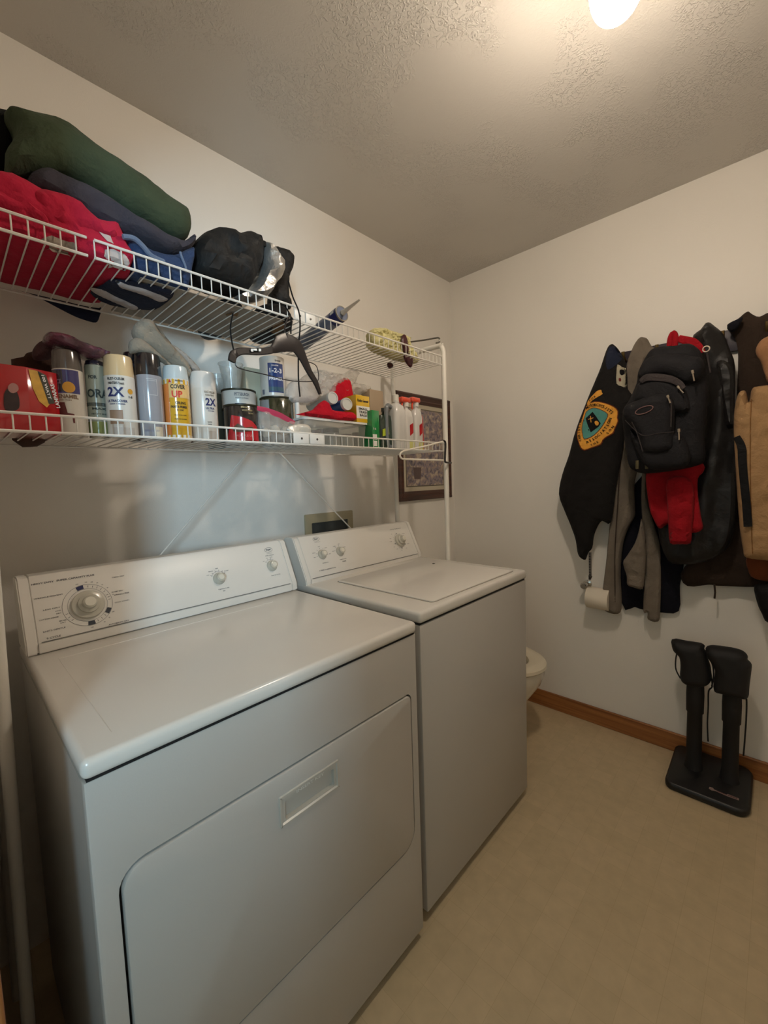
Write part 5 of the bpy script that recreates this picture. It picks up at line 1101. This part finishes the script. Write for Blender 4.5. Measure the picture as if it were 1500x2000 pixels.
# backpack
bk = thing('backpack', 'black backpack with zipped front pockets hanging over the coats', 'backpack', (1.9, -1.15, 1.33))
BPM = wrinkle(M('backpack_nylon', (25, 24, 27), .78, bump=.35, bscale=220, vary=.12, vscale=10, spec=.25, bdist=.002), 22, .55, .008); BPG = cloth('backpack_trim', (58, 52, 52), .7)
XK = 1.885
obj('main_compartment', puff(q7([(600, 262), (660, 240), (740, 236), (830, 222), (895, 262), (925, 340), (945, 480), (940, 640), (925, 800), (928, 930), (870, 970), (720, 1000), (570, 1015), (500, 1000), (462, 960), (442, 850), (432, 760), (425, 640), (470, 560), (510, 470), (520, 400), (560, 320)]), 'x', XK, .05, .035, w=.05, step=.012, amp=.006, sc=11), BPM, bk)
obj('top_lid', puff(q7([(522, 400), (570, 320), (640, 290), (760, 285), (850, 300), (905, 310), (925, 370), (900, 440), (860, 465), (800, 470), (720, 430), (640, 425), (580, 440), (530, 440)]), 'x', XK-.045, .04, .02, w=.04, step=.010, amp=.004), BPM, bk)
obj('upper_pocket', puff(q7([(500, 530), (520, 470), (580, 440), (660, 430), (740, 445), (800, 490), (830, 560), (830, 640), (700, 640), (560, 600), (500, 580)]), 'x', XK-.050, .035, .02, w=.03, step=.010, amp=.003), BPM, bk)
a = [at(*q7([p])[0], 'x', XK-.088) for p in ((535, 455), (570, 430), (640, 428), (720, 440), (775, 468), (800, 495))]
obj('trim_band', blade(a, [.008, .013, .013, .012, .010, .006], .003, (1, 0, 0)), BPG, bk)
obj('front_pocket', puff(q7([(430, 640), (450, 600), (540, 560), (640, 530), (720, 540), (745, 600), (740, 750), (730, 880), (560, 890), (530, 800), (480, 720), (435, 680)]), 'x', XK-.075, .04, .03, w=.03, step=.010, amp=.003), BPM, bk)
obj('lower_pocket', puff(q7([(470, 740), (530, 800), (640, 780), (760, 770), (820, 830), (840, 920), (800, 980), (700, 990), (590, 985), (520, 900)]), 'x', XK-.060, .035, .03, w=.03, step=.010, amp=.003), BPM, bk)
# zipper lines and pulls
def zl(pts, x, r=.0014): return tube(NB(), smoothpts([at(*q7([p])[0], 'x', x) for p in pts], 4), r, 6)
obj('zip_line', zl([(718, 560), (722, 620), (720, 730)], XK-.115, .002), BPG, bk)
obj('zip_line', zl([(480, 700), (510, 760), (548, 880)], XK-.108, .002), BPG, bk)
obj('zip_line', zl([(440, 690), (540, 780), (640, 770), (740, 760)], XK-.116, .0014), BPG, bk)
PULL = M('zip_metal', (190, 176, 158), .3, .8)
for k, (p, q, x) in enumerate((((850, 385), (862, 450), XK-.092), ((760, 482), (796, 524), XK-.094), ((698, 538), (716, 585), XK-.120), ((768, 742), (770, 810), XK-.102))):
    a, b_ = at(*q7([p])[0], 'x', x), at(*q7([q])[0], 'x', x)
    bm = tube(NB(), [a, a+(b_-a)*.3], .0045, 8); tube(bm, [a+(b_-a)*.25, b_], .0025, 8); obj('zip_pull', bm, PULL, bk)
oc = at(*q7([(556, 628)])[0], 'x', XK-.117); bm = NB(); ox = []
ang = math.radians(14)
for k in range(32):
    t_ = 2*PI*k/32; u, v = .030*math.cos(t_), .0125*math.sin(t_); ox.append(Vector((oc.x, oc.y-(u*math.cos(ang)-v*math.sin(ang)), oc.z+u*math.sin(ang)+v*math.cos(ang))))
obj('oval_badge', tube(NB(), ox, .0018, 6, closed=True), M('badge_brown', (120, 88, 84), .4), bk)
for p in ((515, 960), (572, 960)):
    a = at(*q7([p])[0], 'x', XK-.05); obj('buckle', bx(NB(), a.x-.004, a.x+.004, a.y-.006, a.y+.006, a.z-.018, a.z+.016, bev=.002), M('buckle_dark', (84, 74, 48), .4, .5), bk)
a = at(*q7([(935, 255)])[0], 'x', XK-.02); rg_ = [a+Vector((0, .010*math.cos(2*PI*k/20), .010*math.sin(2*PI*k/20))) for k in range(20)]
obj('metal_ring', tube(NB(), rg_, .0022, 6, closed=True), PULL, bk)
obj('shoulder_strap', zl([(940, 280), (950, 340), (960, 400)], XK-.02, .003), BPG, bk)

# lanyard + toilet roll
ly = thing('beaded_lanyard', 'grey beaded lanyard hanging from the tip of the black jacket', 'lanyard', (2.03, -.82, .75))
p0, p1 = at(*q7([(226, 1496)])[0], 'x', 2.03), at(*q7([(228, 1640)])[0], 'x', 2.03)
obj('strap', tube(NB(), [p0, p1], .0065, 8), M('strap_grey', (110, 104, 98), .6), ly)
for k in range(9):
    c_ = p0+(p1-p0)*((k+.5)/9); bm = NB(); bmesh.ops.create_icosphere(bm, subdivisions=2, radius=.0045); bmesh.ops.translate(bm, verts=bm.verts, vec=c_+Vector((-.006, 0, 0))); obj('bead', bm, M('bead_dark', (30, 28, 28), .4), ly)
p2 = at(*q7([(224, 1662)])[0], 'x', 2.03); obj('clip', tube(NB(), [p1, p2], [.009, .005], 8), HB, ly)
tr = thing('toilet_roll_holder', 'toilet roll holder with chrome end low on the wall below the black jacket', 'toilet roll holder', (2.09, -.86, .68))
c0 = at(*q7([(212, 1768)])[0], 'x', 2.07)
obj('roll', lathe(NB(), [(.02, 0), (.05, 0), (.052, .003), (.052, .097), (.05, .1), (.02, .1)], 36, frame((2.073, c0.y, c0.z), (0, -1, 0))), M('tissue', (224, 214, 196), .9), tr)
e0 = at(*q7([(190, 1700)])[0], 'x', 2.075)
CHR = M('chrome', (206, 202, 196), .15, .9)
obj('post', lathe(NB(), [(.020, 0), (.020, .004), (.010, .008), (.010, .045), (.016, .052), (.017, .062), (.012, .070), (0, .072)], 28, frame((XR-.001, e0.y, e0.z), (-1, 0, 0), (0, 1, 0))), CHR, tr)

# ------------------------------------------------------------------ boot dryer
bd = thing('boot_dryer', 'black two-column boot dryer standing on the floor against the right wall', 'boot dryer', (1.98, -1.32, 0))
BDP = M('dryer_black', (18, 17, 18), .4, bump=.15, bscale=200); BDC = M('column_black', (17, 15, 16), .7)
fp_ = rr(1.828, 2.108, -1.455, -1.190, [.045, .045, .03, .03], 6)
bm = NB(); ls_ = [[(x, y, .002) for x, y in inset(fp_, .004)], [(x, y, .010) for x, y in fp_]]
top_ = inset(fp_, .008)
def hgt(x): return .030+(x-1.828)/.28*.022
ls_ += [[(x, y, hgt(x)-.006) for x, y in fp_], [(x, y, hgt(x)-.001) for x, y in inset(fp_, .004)], [(x, y, hgt(x)+.001) for x, y in top_]]
rs = loopwall(bm, ls_); bm.faces.new(rs[0]); bm.faces.new(rs[-1]); bmesh.ops.recalc_face_normals(bm, faces=bm.faces)
obj('base', bm, BDP, bd)
c1, c2 = at(1357, 1390, 'x', 1.985), at(1428, 1420, 'x', 1.985)
for c_, zt_ in ((c1, .42), (c2, .41)):
    prof_ = [(.034, .040), (.030, .055), (.027, .09), (.026, .28), (.030, .285), (.031, .36), (.029, zt_)]
    obj('column', lathe(NB(), prof_, 28, TR(1.985, c_.y, 0)), BDC, bd)
q8 = lambda pts: [(1260+x/5, 1220+y/5) for x, y in pts]
obj('boot_head', puff(q8([(262, 142), (400, 160), (570, 190), (578, 240), (605, 275), (618, 340), (650, 490), (632, 570), (570, 602), (480, 600), (390, 572), (342, 512), (345, 400), (330, 305), (272, 242)]), 'x', 1.975, .04, .04, w=.035, step=.010, amp=.002), BDC, bd)
obj('boot_head', puff(q8([(606, 208), (780, 218), (930, 250), (1000, 300), (1002, 345), (1040, 385), (1040, 440), (1020, 600), (1005, 712), (925, 710), (740, 665), (690, 650), (665, 605), (682, 450), (640, 360), (598, 290)]), 'x', 1.965, .045, .045, w=.035, step=.010, amp=.002), BDC, bd)
for pts, x in (([(310, 280), (298, 350), (302, 440), (345, 525)], 1.96), ([(612, 345), (630, 400), (640, 470), (655, 600), (620, 650), (616, 800), (608, 960), (614, 1140)], 1.985), ([(640, 340), (665, 420), (668, 520), (650, 600)], 1.975), ([(965, 690), (990, 730), (988, 900), (975, 1100), (960, 1280)], 1.985)):
    obj('cord', tube(NB(), smoothpts([at(*q8([p])[0], 'x', x) for p in pts], 5), .0028, 7), BDC, bd)
U_ = Vector((1, 0, .0785)).normalized()
bl = planemap((1.885, -1.375, hgt(1.885)+.0018), (0, -1, 0), tuple(U_))
bm = patch([(-.045, -.004), (-.044, .008), (-.034, .010), (-.028, .003), (.010, .001), (.012, .007), (.045, .006), (.046, -.006), (.012, -.008), (-.025, -.004), (-.036, -.009)], bl, .02); bo = obj('badge', bm, M('badge_silver', (150, 128, 122), .4, .3), bd)
bl2 = planemap((1.885, -1.375, hgt(1.885)+.0026), (0, -1, 0), tuple(U_))
bm = NB(); text(bm, 'PEET', bl2, w=.028, h=.006, u0=.028, v0=0, bold=.03); text(bm, 'DRYER', bl2, w=.028, h=.004, u0=-.006, v0=-.001, bold=.03); obj('lettering', bm, M('text_maroon', (96, 40, 40), .5), bo, smooth=False)

# ------------------------------------------------------------------ toilet behind the washer
tl = thing('toilet', 'white toilet with its round seat showing past the edge of the washer', 'toilet', (1.70, -.45, 0))
CER = M('ceramic', (226, 220, 206), .15, coat=.5)
TX, TYC = 1.725, -.495
def ell(a, b_, z, n=48, dy=0, p=1): return [(TX+a*math.cos(2*PI*k/n), TYC+dy+b_*math.sin(2*PI*k/n), z) for k in range(n)]
bm = NB(); rs = loopwall(bm, [ell(.11, .20, 0, dy=.05), ell(.10, .19, .05, dy=.05), ell(.10, .16, .14, dy=.05), ell(.13, .18, .22, dy=.02), ell(.17, .22, .31), ell(.182, .238, .36), ell(.182, .238, .385), ell(.13, .18, .385), ell(.10, .14, .30), ell(.05, .07, .24)])
bm.faces.new(rs[0]); bm.faces.new(rs[-1]); bmesh.ops.recalc_face_normals(bm, faces=bm.faces); obj('bowl', bm, CER, tl)
bm = NB(); rs = loopwall(bm, [ell(.186, .242, .388), ell(.192, .248, .395), ell(.190, .246, .408), ell(.180, .236, .414), ell(.128, .176, .414), ell(.118, .166, .408), ell(.118, .166, .388), ell(.186, .242, .388)]); bmesh.ops.recalc_face_normals(bm, faces=bm.faces)
obj('seat', bm, M('seat_cream', (222, 212, 188), .3, coat=.3), tl)
obj('tank', box(TX-.21, TX+.21, -.22, -.03, .38, .74, bev=.02, seg=3), CER, tl); obj('tank_lid', box(TX-.22, TX+.22, -.232, -.025, .742, .775, bev=.01, seg=3), CER, tl)
obj('seat_lid', puff([('w', TX+.18*math.cos(2*PI*k/24), .60+.2*math.sin(2*PI*k/24)) for k in range(24)], 'y', -.255, .008, .008, w=.01, sm=0, step=.03), CER, tl)
obj('flush_lever', tube(NB(), [(TX-.16, -.235, .70), (TX-.16, -.25, .70), (TX-.10, -.252, .695)], .006, 8), CHR, tl)
